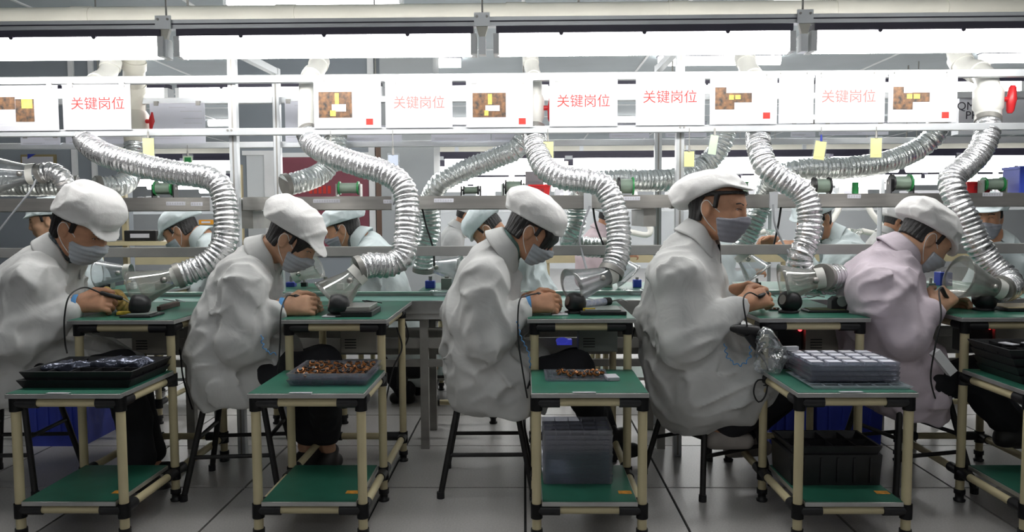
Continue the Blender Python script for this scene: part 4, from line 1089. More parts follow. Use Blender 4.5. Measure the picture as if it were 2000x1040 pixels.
sheet(1593, 1727, 146, 240, 'red-lettered sheet paled by lamp glare beside the photo sheet with an L-shaped picture', 'text', tx=(1605, 1710, 190), ink=M_redp)
sheet(1736, 1868, 145, 239, 'photo sheet with an L-shaped picture beside the grey lettered box', 'photo', photo=ph((1745, 170, 1764, 214), (1764, 182, 1782, 214), (1782, 181, 1815, 199)) + [(1771, 184, 1781, 193, M_photoy), (1784, 184, 1796, 193, M_photoy)], stamp=(1846, 225))
# sheets on the rear rail and a lettered grey box
YQ = YH + 0.012
GB = 'lilac sheets hung on the rear rail'
for a, l in (((292, 402, 202, 280), 'large lilac sheet beside the beige red-levered pipe'), ((40, 118, 266, 283), 'lilac sheet showing below the photo sheet with yellow patch'), ((128, 255, 262, 281), 'lilac sheet showing below the red-lettered sheet by that photo sheet'),
        ((556, 612, 198, 278), 'narrow lilac sheet behind the bare white exhaust pipe'), ((664, 785, 246, 276), 'lilac sheet above the grey-blue card'), ((842, 958, 244, 276), 'lilac sheet above the grey column edge'),
        ((960, 1066, 244, 275), 'lilac sheet behind the slim red-levered pipe'), ((1190, 1268, 240, 270), 'lilac sheet behind the gap between two red-lettered sheets'), ((1300, 1380, 238, 268), 'lilac sheet behind the post and yellow-green card'),
        ((1545, 1592, 238, 268), 'small lilac sheet beside the blue-clipped yellow card'), ((1600, 1735, 238, 264), 'wide lilac sheet behind the blue-clipped yellow card')):
    sheet(*a, l, 'photo', YQ, M_paperb, group=GB)
t = thing('lettered_box', 'grey box with dark lettering behind the thick white exhaust pipe', 'box', W(1905, 262, 4.3))
a = W(1868, 182, 4.3); b = W(2060, 262, 4.3)
MB().span((a.x, 4.27, b.z), (b.x, 4.34, a.z)).build('panel', mat('grey_panel', (0.75, 0.76, 0.80), 0.5), t)
lettering('QMD', 0.062, M_dark, t, (W(1895, 208, 4.27).x, 4.268, W(1895, 208, 4.27).z)); lettering('PRE', 0.062, M_dark, t, (W(1903, 226, 4.27).x, 4.268, W(1903, 226, 4.27).z))

# hang tags on the lower front rail
def hang_tag(px, py0, py1, w, m, label, tilt=0.0, Y=YR - 0.03, clip=M_steeld, ins=None):
    a = W(px, py0, Y); b = W(px, py1, Y)
    t = thing('hang_tag', label, 'tag', b, 'plastic hang tags clipped under the rail')
    R = Matrix.Rotation(tilt, 3, 'Y'); c = (a + b) / 2; top = c + R @ V((0, 0, (a.z - b.z) / 2))
    cd = MB().box(c, (w, 0.002, a.z - b.z), R).build('card', m, t)
    MB().box(c + V((0, -0.0012, 0)), (w * 0.72, 0.001, (a.z - b.z) * 0.72), R).build('insert', ins or m, cd)
    MB().box(c + V((0, 0.001, 0.002)), (w + 0.010, 0.0006, a.z - b.z + 0.014), R).build('sleeve', M_clear, t)
    MB().cyl(top, top + V((0, 0.0, 0.03)), 0.006, 0.004, seg=8).build('clip', clip, t)
    MB().cyl(top + V((0, 0, 0.03)), V((top.x, Y, 1.553)) if top.z + 0.03 < 1.553 else top + V((0, 0, 0.04)), 0.0018, seg=6).build('cord', M_steeld, t)
hang_tag(290, 270, 309, 0.052, M_yel, 'yellow card hanging below the beige red-levered pipe')
hang_tag(367, 305, 325, 0.050, M_tagg, 'green and white card hanging behind the drooping foil duct', Y=4.22, ins=M_gwire)
hang_tag(646, 282, 321, 0.058, M_yel, 'yellow card hanging in front of the crossing foil ducts')
hang_tag(768, 303, 333, 0.046, M_tagb, 'grey-blue card hanging in front of the grey column')
hang_tag(1070, 277, 317, 0.050, M_yel, 'yellow card hanging under the red lever beside the foil duct')
hang_tag(1346, 296, 326, 0.046, M_yel, 'yellow-green card hanging beside the aluminium post')
hang_tag(1393, 264, 302, 0.036, M_tagg, 'pale tilted card hanging against the level foil duct', 0.15)
hang_tag(1601, 276, 312, 0.050, M_yel, 'yellow tilted card on a blue clip', 0.14, clip=M_blue)
hang_tag(1711, 270, 308, 0.050, M_yel, 'pale yellow card in a clear sleeve with rounded top')

# ================================================================== things standing on the steel shelf (top at z = 1.252)
ZS = 1.252
def spool(px, Y, label, L=0.085, r=0.036, flange=M_gwire, end=None, stand=None, vert=False):
    c = W(px, 376, Y); x = c.x
    t = thing('solder_reel', label, 'reel', (x, Y, ZS), 'reels of solder wire on the shelf')
    if vert:
        MB().cyl((x, Y, ZS), (x, Y, ZS + L), r, seg=20).build('winding', M_wire, t)
        MB().cyl((x, Y, ZS + L), (x, Y, ZS + L + 0.006), r * 1.1, seg=20).build('flange', flange, t)
        MB().cyl((x, Y, ZS), (x, Y, ZS + 0.005), r * 1.1, seg=20).build('flange', flange, t)
        return t
    z = ZS + r * 1.28 + (0.012 if stand else 0.0)
    MB().cyl((x - L / 2, Y, z), (x + L / 2, Y, z), r, seg=20).build('winding', M_wire, t)
    for sx, mm in ((-1, end or flange), (1, flange)):
        MB().cyl((x + sx * L / 2, Y, z), (x + sx * (L / 2 + 0.008), Y, z), r * 1.28, seg=20).build('flange', mm, t)
    MB().cyl((x - L / 2 - 0.02, Y, z), (x + L / 2 + 0.02, Y, z), 0.007, seg=8).build('axle', M_steeld, t)
    if stand:
        MB().span((x - L / 2 - 0.022, Y - 0.05, ZS), (x + L / 2 + 0.022, Y + 0.05, ZS + 0.004)).build('base_plate', stand, t)
        for sx in (-1, 1):
            MB().span((x + sx * (L / 2 + 0.016) - 0.003, Y - 0.025, ZS), (x + sx * (L / 2 + 0.016) + 0.003, Y + 0.025, z + 0.02)).build('cheek', stand, t)
    return t
spool(322, 3.86, 'green reel with a black end plate above the checked collar worker', 0.075, 0.030, M_gwire, stand=M_black)
spool(682, 3.82, 'green reel of solder before the maroon board', 0.085, 0.026, M_gwire, stand=M_steeld)
spool(920, 3.92, 'small dark reel on a thin black stand', 0.065, 0.018, M_black, stand=M_black)
spool(1003, 3.86, 'reel of grey-green solder on a black stand beside the red bin', 0.070, 0.028, M_black, stand=M_black)
spool(1222, 3.82, 'black reel with a bright green end beside the level foil duct', 0.060, 0.036, M_gwire, end=M_black)
spool(1451, 3.90, 'upright green-topped reel beside the grey-masked worker', 0.062, 0.026, M_gwire, vert=True)
spool(1604, 3.84, 'dark green reel under the level foil duct', 0.066, 0.034, M_black)
spool(1758, 3.84, 'bright green reel with a black side plate and base', 0.078, 0.034, M_gwire, end=M_black, stand=M_black)
spool(1938, 3.86, 'dull green reel on a dark stand beside a red bin', 0.080, 0.028, M_gwire, stand=M_boxg)
MB().cyl(W(1670, 377, 3.9) * 1.0, W(1670, 377, 3.9) + V((0, 0, 0.062)), 0.016, seg=12).build('green_stick', M_gwire, None, 'short green upright stick between two green reels', 'stick') .location.z = ZS
def bin_(px0, px1, Y, h, label, m):
    a = W(px0, 378, Y).x; b = W(px1, 378, Y).x; d = 0.075
    t = thing('parts_bin', label, 'bin', ((a + b) / 2, Y, ZS), 'small plastic bins on the shelf')
    mb = MB(); k = 0.88; cx = (a + b) / 2; w = (b - a) / 2; th = 0.004
    R = lambda s_, z, i: [V((cx - w * s_ + i, Y - d * s_ + i, z)), V((cx + w * s_ - i, Y - d * s_ + i, z)), V((cx + w * s_ - i, Y + d * s_ - i, z)), V((cx - w * s_ + i, Y + d * s_ - i, z))]
    mb.rings([R(k, ZS, 0), R(1, ZS + h, 0), R(1, ZS + h, th), R(k, ZS + th, th)], True, False).build('tub', m, t)
    MB().rings([R(1.03, ZS + h - 0.008, 0), R(1.03, ZS + h, 0), R(1.0, ZS + h, 0), R(1.0, ZS + h - 0.008, 0)], False, False, True).build('rim', m, t)
    MB().span((cx - w * 0.4, Y - d * 0.97 - 0.002, ZS + h * 0.35), (cx + w * 0.4, Y - d * 0.9, ZS + h * 0.65)).build('label_plate', mat('dark_red', (0.30, 0.02, 0.03), 0.5), t)
    return t
bin_(1032, 1074, 3.86, 0.056, 'small red bin beside the reel on a black stand', M_red)
bin_(1872, 1920, 3.98, 0.062, 'red bin behind the dull green reel', M_red)
for i, (px0, px1, h, mm, l) in enumerate(((1976, 2002, 0.135, M_blueb, 'tall bright blue box on the shelf beside the dull green reel'), (2003, 2040, 0.11, M_blue, 'dark blue box on the shelf beside the bright blue box'))):
    a = W(px0, 376, 3.9).x; b = W(px1, 376, 3.9).x
    t = thing('storage_box', l, 'box', ((a + b) / 2, 3.9, ZS))
    MB().span((a, 3.84, ZS), (b, 3.98, ZS + h)).build('body', mm, t, bevel=0.004)
    MB().span((a - 0.003, 3.837, ZS + h - 0.014), (b + 0.003, 3.983, ZS + h)).build('rim', mm, t)
t = thing('paper_carton', 'white carton with dark printing behind the red bin', 'carton', (W(1040, 376, 4.04).x, 4.06, ZS))
a = W(1026, 376, 4.03).x; b = W(1062, 376, 4.03).x
MB().span((a, 4.03, ZS), (b, 4.11, ZS + 0.135)).build('body', M_paper, t)
for k in range(3): MB().span((a + 0.012, 4.0285, ZS + 0.075 - 0.016 * k), (b - 0.02, 4.03, ZS + 0.083 - 0.016 * k)).build('printed_line', M_grey, t)

# ================================================================== things on the work tables (mat at z = 0.747)
ZT, ZM, ZB = 0.747, 0.542, 0.155
def TP(px, py, z=ZT): return WZ(px, py, z)
def solder_stand(px, py, label, r=0.036, look=(-1, -0.35, 0.25), sponge=None, base=True):
    r *= 1.14; c = TP(px, py); t = thing('soldering_stand', label, 'soldering stand', c, 'black soldering iron stands')
    d = V(look).normalized(); q = c + V((0, 0, r * 1.15)) + d * r * 0.75
    MB().lathe(c, (0, 0, 1), [(0, r * 0.95), (0.006, r * 1.0), (0.010, r * 0.9), (0.014, r * 0.55)], 20).build('base', M_black, t)
    MB().lathe(q, -d, [(0, r * 0.52), (0.002, r * 0.78), (r * 0.5, r * 1.02), (r * 1.0, r * 1.06), (r * 1.5, r * 0.95), (r * 1.9, r * 0.62), (r * 2.0, r * 0.1)], 22).build('holder', M_black, t)
    MB().lathe(q + d * 0.0005, -d, [(0, r * 0.50), (0.001, r * 0.40)], 18).build('holder_mouth', M_steeld, t)
    if sponge:
        s = TP(*sponge); MB().box(s + V((0, 0, 0.009)), (0.055, 0.035, 0.014), Matrix.Rotation(0.3, 3, 'Z')).build('sponge', M_sponge, t, bevel=0.003)
        MB().box(s + V((0, 0, 0.002)), (0.065, 0.045, 0.004), Matrix.Rotation(0.3, 3, 'Z')).build('sponge_dish', M_black, t)
    return t
solder_stand(270, 617, 'black solder stand with a yellow sponge beside the brown block', sponge=(243, 616))
solder_stand(658, 618, 'black bulbous solder stand on the copper coil table', 0.037)
solder_stand(1121, 612, 'black bulbous solder stand beside the beaded tube', 0.035)
solder_stand(1540, 611, 'black bulbous solder stand before the grey-masked worker', 0.037)
solder_stand(1920, 606, 'black solder stand tilted up beside the pinkish-coated worker', 0.038, (-0.8, -0.2, 0.75))

def dish(pts_px, h, label, name='parts_dish', m=M_black, lid=None, cat='dish', group=None):
    """low block whose footprint is given by two opposite pixels on the mat"""
    a = TP(*pts_px[0]); b = TP(*pts_px[1]); x0, x1 = min(a.x, b.x), max(a.x, b.x); y0, y1 = min(a.y, b.y), max(a.y, b.y)
    t = thing(name, label, cat, ((x0 + x1) / 2, (y0 + y1) / 2, ZT), group)
    MB().span((x0, y0, ZT), (x1, y1, ZT + h)).build('body', m, t, bevel=0.003)
    if lid:
        lm, li, lh = lid
        MB().span((x0 + li, y0 + li, ZT + h), (x1 - li, y1 - li, ZT + h + lh)).build('lid', lm, t, bevel=0.002)
    return t
dish([(232, 622), (322, 614)], 0.010, 'flat black dish under the yellow-sponged stand', lid=(M_boxg, 0.02, 0.004))
dish([(306, 608), (352, 598)], 0.020, 'brown block beside the yellow-sponged solder stand', 'wood_block', mat('brown_block', (0.11, 0.06, 0.05), 0.5), cat='block', lid=(M_box, 0.008, 0.006))
dish([(664, 620), (744, 608)], 0.022, 'black dish with a steel lid on the copper coil table', lid=(M_steel, 0.012, 0.018))
dish([(628, 621), (664, 616)], 0.006, 'pale card lying beside the bulbous stand on the coil table', 'paper_card', M_paper, cat='card')
dish([(1134, 617), (1213, 606)], 0.016, 'black dish beside the beaded tube', lid=(M_boxg, 0.02, 0.006))
dish([(1078, 617), (1108, 612)], 0.004, 'white card lying before the worker beside the tray stack', 'paper_card', M_paper, cat='card')
dish([(1580, 612), (1640, 606)], 0.010, 'flat dark dish beside the tape dispenser', lid=(mat('olive_pad', (0.10, 0.12, 0.05), 0.8), 0.012, 0.003))
dish([(1968, 610), (2045, 600)], 0.014, 'flat black case with a tan lid beside the tilted stand', lid=(mat('tan_lid', (0.40, 0.32, 0.18), 0.6), 0.004, 0.004))
# beaded tube and yellow strip on the third table
p = TP(1134, 612) + V((0, 0.02, 0.034)); q = TP(1182, 606) + V((0, 0.02, 0.034))
t = thing('beaded_tube', 'speckled clear tube with a black cap beside a solder stand', 'tube', p)
MB().cyl(p, q, 0.016, seg=16).build('barrel', mat('speckled_tube', (0.35, 0.38, 0.50), 0.25, var=0.9, vscale=70, col2=(0.75, 0.75, 0.78)), t)
MB().cyl(q, q + (q - p).normalized() * 0.03, 0.018, seg=16).build('cap', M_black, t)
MB().box(TP(1150, 614) + V((0, -0.01, 0.021)), (0.05, 0.012, 0.010)).build('yellow_strip', M_sponge, None, 'yellow strip lying in front of the beaded tube', 'strip')
# tape dispenser on the fourth table
c = TP(1646, 609)
t = thing('tape_dispenser', 'black tape dispenser beside the flat dark dish', 'tape dispenser', c)
pr = [(-0.055, 0), (0.055, 0), (0.055, 0.05), (0.047, 0.062), (0.03, 0.045), (-0.01, 0.052), (-0.035, 0.065), (-0.055, 0.05)]
MB().plate([c + V((x, -0.022, z)) for x, z in pr], (0, 1, 0), 0.05).build('body', M_black, t, bevel=0.003)
MB().cyl(c + V((-0.012, -0.024, 0.045)), c + V((-0.012, 0.030, 0.045)), 0.022, seg=18).build('tape_roll', M_boxg, t)
# wires and loose bits on the far half of the tops
def cable(pts, r, label, m=M_cable, name='cable', cat='cable', group='loose black cables', coil=None):
    P = curve_pts(pts, 0.012)
    if coil:
        cr, n = coil; P = curve_pts(pts, 0.0035); out = []
        for i, p in enumerate(P):
            d = (P[min(i + 1, len(P) - 1)] - P[max(i - 1, 0)]).normalized(); u = d.orthogonal().normalized(); w = d.cross(u); a = i * n
            out.append(p + (u * math.cos(a) + w * math.sin(a)) * cr)
        P = out
    return MB().tube(P, r, 6).build(name, m, None, label, cat, group)
g = random.Random(5)
for k, (px, py) in enumerate(((222, 600), (345, 592), (630, 600), (720, 596), (1150, 590), (1200, 592), (1500, 598), (1560, 588), (1600, 584), (1860, 596), (1960, 588), (1990, 590))):
    c = TP(px, py); pts = [c + V((g.uniform(-0.06, 0.06), g.uniform(-0.02, 0.03), 0.006 + 0.012 * (j % 2))) for j in range(5)]
    cable(pts, 0.0028, 'short length of loose lead lying on a green table top', (M_cable, M_cableg, M_steeld)[k % 3], 'loose_lead', 'lead', 'loose leads on the table tops')
for k, (px, py, w) in enumerate(((262, 604, 0.05), (600, 608, 0.03), (1075, 606, 0.035), (1512, 606, 0.05), (1700, 604, 0.04), (1850, 600, 0.03))):
    c = TP(px, py); t = thing('circuit_board', 'small dark circuit board lying within reach of a worker', 'circuit board', c, 'circuit boards on the table tops')
    R = Matrix.Rotation(g.uniform(-0.4, 0.4), 3, 'Z')
    MB().box(c + V((0, 0, 0.003)), (w, w * 0.7, 0.004), R).build('board', M_black if k % 2 else M_gwire, t)
    for j in range(3): MB().box(c + R @ V((w * (-0.3 + 0.3 * j), 0.0, 0.008)), (w * 0.18, w * 0.3, 0.007), R).build('chip', M_steeld if j != 1 else M_copper, t)

# ---------------------------------------------------------------- soldering irons held in the near hands, their leads, wrist straps
def iron(a, b, tip, lead, label):
    """handle from a to b, tip, lead path from a"""
    a = V(a); b = V(b); tip = V(tip); d = (b - a).normalized()
    t = thing('soldering_iron', label, 'soldering iron', b, 'soldering irons in use')
    MB().lathe(a, d, [(0, 0.005), (0.006, 0.009), ((b - a).length * 0.6, 0.008), ((b - a).length * 0.9, 0.010), ((b - a).length, 0.006)], 12).build('handle', M_black, t)
    MB().cyl(b, tip, 0.0035, 0.001, seg=8).build('tip', M_steel, t)
    MB().tube(curve_pts([a] + lead, 0.012), 0.0032, 7).build('lead', M_cable, t)
iron(N(195, 572, 3.14), N(240, 584, 3.18), N(262, 598, 3.20), [N(165, 562, 3.10), N(136, 578, 3.00), N(126, 620, 2.99), N(127, 668, 3.02), N(131, 690, 3.10)], 'soldering iron held by the checked collar worker')
iron(N(574, 578, 3.14), N(612, 590, 3.18), N(630, 602, 3.19), [N(560, 580, 3.08), N(549, 610, 2.99), N(547, 670, 2.99), N(543, 730, 3.0), N(540, 760, 3.02)], 'soldering iron held by the worker at the copper coil table')
iron(N(1048, 574, 3.14), N(1084, 586, 3.18), N(1100, 600, 3.19), [N(1030, 578, 3.06), N(1014, 590, 2.98), N(1012, 660, 2.97), N(1020, 720, 2.99), N(1030, 778, 3.01)], 'soldering iron held by the worker beside the tall tray stack')
iron(N(1482, 580, 3.08), N(1500, 572, 3.14), N(1515, 580, 3.2), [N(1464, 572, 3.05), N(1452, 585, 3.0), N(1457, 625, 2.98), N(1462, 648, 3.0)], 'soldering iron held by the grey-masked worker')
iron(N(1838, 562, 3.10), N(1850, 585, 3.14), N(1858, 602, 3.15), [N(1834, 572, 3.06), N(1838, 620, 3.0), N(1826, 680, 2.98), N(1818, 740, 3.0), N(1830, 790, 3.05)], 'soldering iron held by the pinkish-coated worker')
def strap(person_, c, d, r=0.037):
    c = V(c); d = V(d).normalized()
    MB().lathe(c - d * 0.010, d, [(0, r), (0.002, r + 0.003), (0.018, r + 0.002), (0.020, r - 0.001)], 20, False).build('wrist_strap', M_strap, person_)
for P_, w_, h_ in ((P1, W(151, 594, 3.13), 1), (P2, W(553, 600, 3.13), 1), (P3, W(1031, 595, 3.13), 1)):
    strap(P_, w_, (0.95, 0.12, 0.05))
cable([N(512, 655, 3.0), N(513, 672, 2.99), N(522, 688, 2.98), N(540, 692, 3.0)], 0.002, 'blue coiled wrist cord on the coat of the worker at the coil table', M_strap, 'wrist_cord', group='blue coiled wrist cords', coil=(0.005, 0.9))
cable([N(1416, 672, 2.99), N(1422, 700, 2.97), N(1445, 714, 2.96), N(1464, 700, 2.97), N(1466, 676, 2.99)], 0.002, 'blue coiled wrist cord looped on the coat of the grey-masked worker', M_strap, 'wrist_cord', group='blue coiled wrist cords', coil=(0.005, 0.9))
cable([N(1010, 628, 2.98), N(1018, 660, 2.97), N(1032, 690, 2.99), N(1036, 720, 3.0)], 0.002, 'blue wrist cord hanging beside the table with the tall tray stack', M_strap, 'wrist_cord', group='blue coiled wrist cords', coil=(0.003, 0.9))
# hot-air tool hung by the fourth table
t = thing('hot_air_tool', 'black hot-air tool hanging at the table of the grey-masked worker', 'tool', N(1488, 760, 3.0))
a, b = N(1424, 641, 3.0), N(1482, 648, 3.0)
MB().lathe(a, b - a, [(0, 0.008), (0.02, 0.016), (0.06, 0.022), (0.10, 0.024), ((b - a).length, 0.020)], 14).build('barrel', M_black, t)
MB().lathe(N(1462, 652, 3.0), N(1494, 705, 3.0) - N(1462, 652, 3.0), [(0, 0.022), (0.03, 0.018), (0.09, 0.011), (0.125, 0.006)], 12).build('grip', M_black, t)
MB().tube(curve_pts([N(1492, 702, 3.0), N(1500, 725, 2.99), N(1496, 770, 2.97), N(1482, 786, 2.97), N(1472, 768, 2.97), N(1478, 745, 2.98), N(1494, 742, 3.0)], 0.012), 0.0032, 7).build('lead', M_cable, t)

# ---------------------------------------------------------------- boxes hung below the table tops
def ctrl(px0, px1, py0, py1, Y, label, m, led=None):
    a = W(px0, py0, Y); b = W(px1, py1, Y)
    t = thing('control_box', label, 'control box', ((a.x + b.x) / 2, Y, b.z), 'control boxes hung beneath the table tops')
    MB().span((a.x, Y, b.z), (b.x, Y + 0.11, 0.727)).build('case', m, t, bevel=0.004)
    for k in range(4): MB().span((a.x + 0.02, Y - 0.001, b.z + 0.02 + 0.012 * k), (a.x + 0.07, Y + 0.001, b.z + 0.025 + 0.012 * k)).build('vent_slot', M_blackm, t)
    if led: MB().cyl(W(*led, Y) + V((0, -0.006, 0)), W(*led, Y) + V((0, 0.002, 0)), 0.008, seg=10).build('indicator', M_led, t)
ctrl(256, 330, 648, 692, 3.32, 'grey-beige control box under the table of bagged parts', M_box)
ctrl(664, 737, 650, 690, 3.30, 'beige control box under the copper coil table', M_box)
ctrl(1130, 1206, 640, 688, 3.28, 'grey-green control box under the table with the tray stack', M_boxg)
ctrl(1574, 1648, 646, 690, 3.30, 'beige control box under the table with clear trays', M_box)
ctrl(1520, 1566, 634, 695, 3.32, 'dark control box with red light under the clear tray table', M_black, (1562, 644))
ctrl(1944, 2020, 646, 690, 3.30, 'beige control box under the table with black trays', M_box)
ctrl(1888, 1938, 634, 690, 3.32, 'dark control box with red light under the black tray table', M_black, (1932, 640))
# hanging leads under the tops
for i, pp in enumerate(([(775, 640, 3.5), (785, 680, 3.5), (768, 720, 3.45), (752, 790, 3.4)], [(790, 625, 3.6), (797, 660, 3.62), (780, 700, 3.6), (776, 760, 3.58)], [(1050, 700, 3.1), (1040, 730, 3.06), (1030, 760, 3.04)],
        [(340, 640, 3.45), (352, 690, 3.45), (358, 740, 3.45), (376, 800, 3.5)], [(1240, 640, 3.5), (1225, 700, 3.5), (1238, 760, 3.5)])):
    cable([N(*q) for q in pp], 0.004, 'black lead drooping from beneath a table top', group='leads drooping beneath the tables')
# leads hanging from the shelf
for i, (pp, m, l) in enumerate((([(418, 404, 3.66), (420, 430, 3.64), (414, 470, 3.6), (420, 500, 3.56), (395, 540, 3.45), (370, 552, 3.35)], M_cableg, 'grey lead hanging from shelf beside the first looping duct'),
        ([(773, 404, 3.66), (772, 440, 3.62), (780, 480, 3.6), (770, 520, 3.5), (740, 532, 3.34)], M_cableg, 'grey lead hanging behind the duct of the copper coil table'),
        ([(824, 405, 3.72), (832, 440, 3.74), (846, 486, 3.76), (848, 520, 3.8)], M_cable, 'dark lead hanging against the pale duct by the column'),
        ([(1152, 403, 3.66), (1138, 440, 3.64), (1132, 470, 3.6), (1140, 505, 3.56), (1146, 528, 3.45)], M_cableg, 'grey lead hanging from the clamp beside the red bin'),
        ([(1158, 403, 3.72), (1164, 440, 3.74), (1182, 488, 3.76)], M_cable, 'dark lead hanging behind the duct beside the red bin'),
        ([(1510, 400, 3.66), (1514, 440, 3.63), (1535, 485, 3.6), (1562, 520, 3.4), (1570, 530, 3.32)], M_cableg, 'grey lead hanging in front of the guard rail by the grey mask'),
        ([(1526, 400, 3.72), (1520, 440, 3.74), (1510, 485, 3.76)], M_cable, 'dark lead crossing behind the grey lead by the grey mask'),
        ([(70, 352, 3.74), (60, 372, 3.66), (30, 410, 3.62), (0, 448, 3.6), (-20, 470, 3.58)], M_cableg, 'thick grey lead falling from the clear funnel on the shelf'),
        ([(760, 318, 3.6), (772, 345, 3.62), (775, 380, 3.64), (768, 400, 3.66)], M_cableg, 'thin grey lead down from the grey-blue card'))):
    cable([N(*q) for q in pp], 0.005, l, m, 'hanging_lead', 'lead', 'leads hanging from the steel shelf')

# ================================================================== trays on the front shelves
def tray(x0, x1, y0, y1, z, h, label, m, cells=None, group=None, rim=0.010, name='tray', flare=0.92):
    t = thing(name, label, 'tray', ((x0 + x1) / 2, (y0 + y1) / 2, z), group)
    cx, cy = (x0 + x1) / 2, (y0 + y1) / 2; wx, wy = (x1 - x0) / 2, (y1 - y0) / 2
    R = lambda s_, zz, i: [V((cx - wx * s_ + i, cy - wy * s_ + i, zz)), V((cx + wx * s_ - i, cy - wy * s_ + i, zz)), V((cx + wx * s_ - i, cy + wy * s_ - i, zz)), V((cx - wx * s_ + i, cy + wy * s_ - i, zz))]
    MB().rings([R(flare, z, 0), R(1, z + h, 0), R(1, z + h, rim), R(flare, z + 0.003, rim)], True, False).build('shell', m, t)
    if cells:
        nx, ny = cells; mb = MB()
        for i in range(1, nx): x = x0 + (x1 - x0) * i / nx; MB().span((x - 0.0015, y0 + rim, z + 0.004), (x + 0.0015, y1 - rim, z + h * 0.85)).build('divider', m, t)
        for j in range(1, ny): y = y0 + (y1 - y0) * j / ny; MB().span((x0 + rim, y - 0.0015, z + 0.004), (x1 - rim, y + 0.0015, z + h * 0.85)).build('divider', m, t)
    return t
# first table: black trays with bagged parts
GT = 'black trays of bagged parts'
for k, l in enumerate(('lower black tray under the silvery bags', 'upper black tray holding the silvery bags')):
    tray(-1.83 + 0.012 * k, -1.412 + 0.006 * k, 2.70, 3.008, ZM + 0.031 * k, 0.030, l, M_black, (5, 3) if k else None, GT)
def bag(c, L, r, ang, label, m, seed):
    Fd = Field((-L / 2 - 0.05, -r * 2, -r), (L / 2 + 0.05, r * 2, r * 1.6), 0.006)
    Fd.ell((0, 0, r * 0.4), (L / 2, r * 1.25, r * 0.65), 0.01); Fd.disp(folds(seed, 0.012, 26))
    pos, fc = Fd.mesh(); R = np.array(Matrix.Rotation(ang, 3, 'Z')); pos = pos @ R.T + np.array(c)
    o = mesh_obj('poly_bag', pos - np.array(c), fc, m, None); o.location = c
    tag(o, label, 'bag', 'poly bags on the front shelves')
    return o
M_silver = mat('silvery_bag', (0.10, 0.11, 0.15), 0.16, metal=0.6, bump=1.0, bscale=45)
bag(V((-1.70, 2.83, ZM + 0.046)), 0.20, 0.028, 0.5, 'long silvery bag lying in the black tray', M_silver, 3)
bag(V((-1.53, 2.87, ZM + 0.046)), 0.24, 0.034, 0.15, 'wide silvery bag lying in the black tray', M_silver, 4)
# second table: clear tray of copper coils
GC = 'copper coils in the clear tray'
TR2 = (-0.865, -0.565, 2.735, 3.005)
tray(*TR2, ZM, 0.022, 'lower clear blister tray under the copper coils', M_tray, (7, 5), 'clear blister trays')
tray(*TR2, ZM + 0.0225, 0.022, 'upper clear blister tray full of copper coils', M_tray, None, 'clear blister trays')
coil0 = None
def coil_at(p, ang, label, group, s=1.0):
    global coil0
    if coil0 is None:
        m1 = MB().cyl((0, 0, 0.006), (0, 0, 0.015), 0.012, seg=10); m2 = MB().cyl((0, 0, 0), (0, 0, 0.020), 0.0075, seg=8)
        meshes = []
        for mb, mm in ((m1, M_copper), (m2, M_black)):
            me = bpy.data.meshes.new('coil'); me.from_pydata(mb.v, [], mb.f); me.materials.append(mm); meshes.append(me)
        coil0 = meshes
    t = thing('copper_coil', label, 'coil', p, group); t.rotation_euler = ang; t.scale = (s, s, s)
    link_mesh('winding', coil0[0], None, t); link_mesh('core', coil0[1], None, t)
g = random.Random(3)
for i in range(9):
    for j in range(7):
        if g.random() < 0.08: continue
        coil_at((TR2[0] + 0.030 + i * 0.030 + g.uniform(-0.004, 0.004), TR2[2] + 0.030 + j * 0.035 + g.uniform(-0.005, 0.005), ZM + 0.028), (g.uniform(-0.5, 0.5), g.uniform(-0.5, 0.5), 0), 'small copper coil lying in the full clear tray', GC, g.uniform(0.9, 1.15))
# third table: flat clear tray with a short row of coils, white card
tray(0.075, 0.315, 2.80, 3.0, ZM, 0.008, 'flat clear tray with a few copper coils', M_tray, (8, 3), 'clear blister trays')
for i in range(22):
    coil_at((0.130 + 0.0075 * i + g.uniform(-0.006, 0.006), 2.90 + g.uniform(-0.045, 0.04), ZM + 0.009), (g.uniform(-0.8, 0.8), g.uniform(-0.8, 0.8), 0), 'small copper coil scattered on the flat clear tray', 'copper coils scattered on the flat tray', 0.8)
MB().box((0.325, 2.845, ZM + 0.007), (0.045, 0.07, 0.012), Matrix.Rotation(0.1, 3, 'Z')).build('paper_card', M_paper, None, 'white card beside the flat clear tray of coils', 'card')
# third table, bottom: a tall stack of clear trays
for k in range(11):
    tray(0.065 + 0.002 * (k % 2), 0.325 + 0.002 * (k % 2), 2.80, 3.0, ZB + 0.001 + 0.0185 * k, 0.0182, ('lowest clear tray of the tall stack' if k == 0 else 'topmost clear tray of the tall stack' if k == 10 else 'clear tray within the tall stack'),
         M_tray, (5, 3) if k == 10 else None, 'tall stack of clear trays', 0.008, flare=0.97)
# fourth table: stacked clear trays with cells on a wider pale tray
tray(1.00, 1.355, 2.665, 2.93, ZM, 0.010, 'wide pale tray beneath the stacked celled trays', clear('pale_blister', body=0.4, bodycol=(0.62, 0.70, 0.74)), (6, 4), 'clear trays on the fourth table', 0.008)
for k in range(4):
    tray(1.02 + 0.003 * (k % 2), 1.345, 2.74, 3.0, ZM + 0.0115 + 0.0175 * k, 0.0172, ('uppermost celled clear tray beside the poly bag' if k == 3 else 'celled clear tray stacked beside the poly bag'), M_tray, (5, 4) if k > 1 else None, 'clear trays on the fourth table', 0.008, flare=0.97)
for i in range(5):
    for j in range(4):
        MB().box((1.052 + 0.0645 * i, 2.772 + 0.065 * j, ZM + 0.0765), (0.046, 0.044, 0.010)).build('foam_insert', M_paperb if (i + j) % 3 else M_greyp, None, 'pale insert set in a cell of the uppermost clear tray', 'insert', 'pale inserts in the uppermost clear tray')
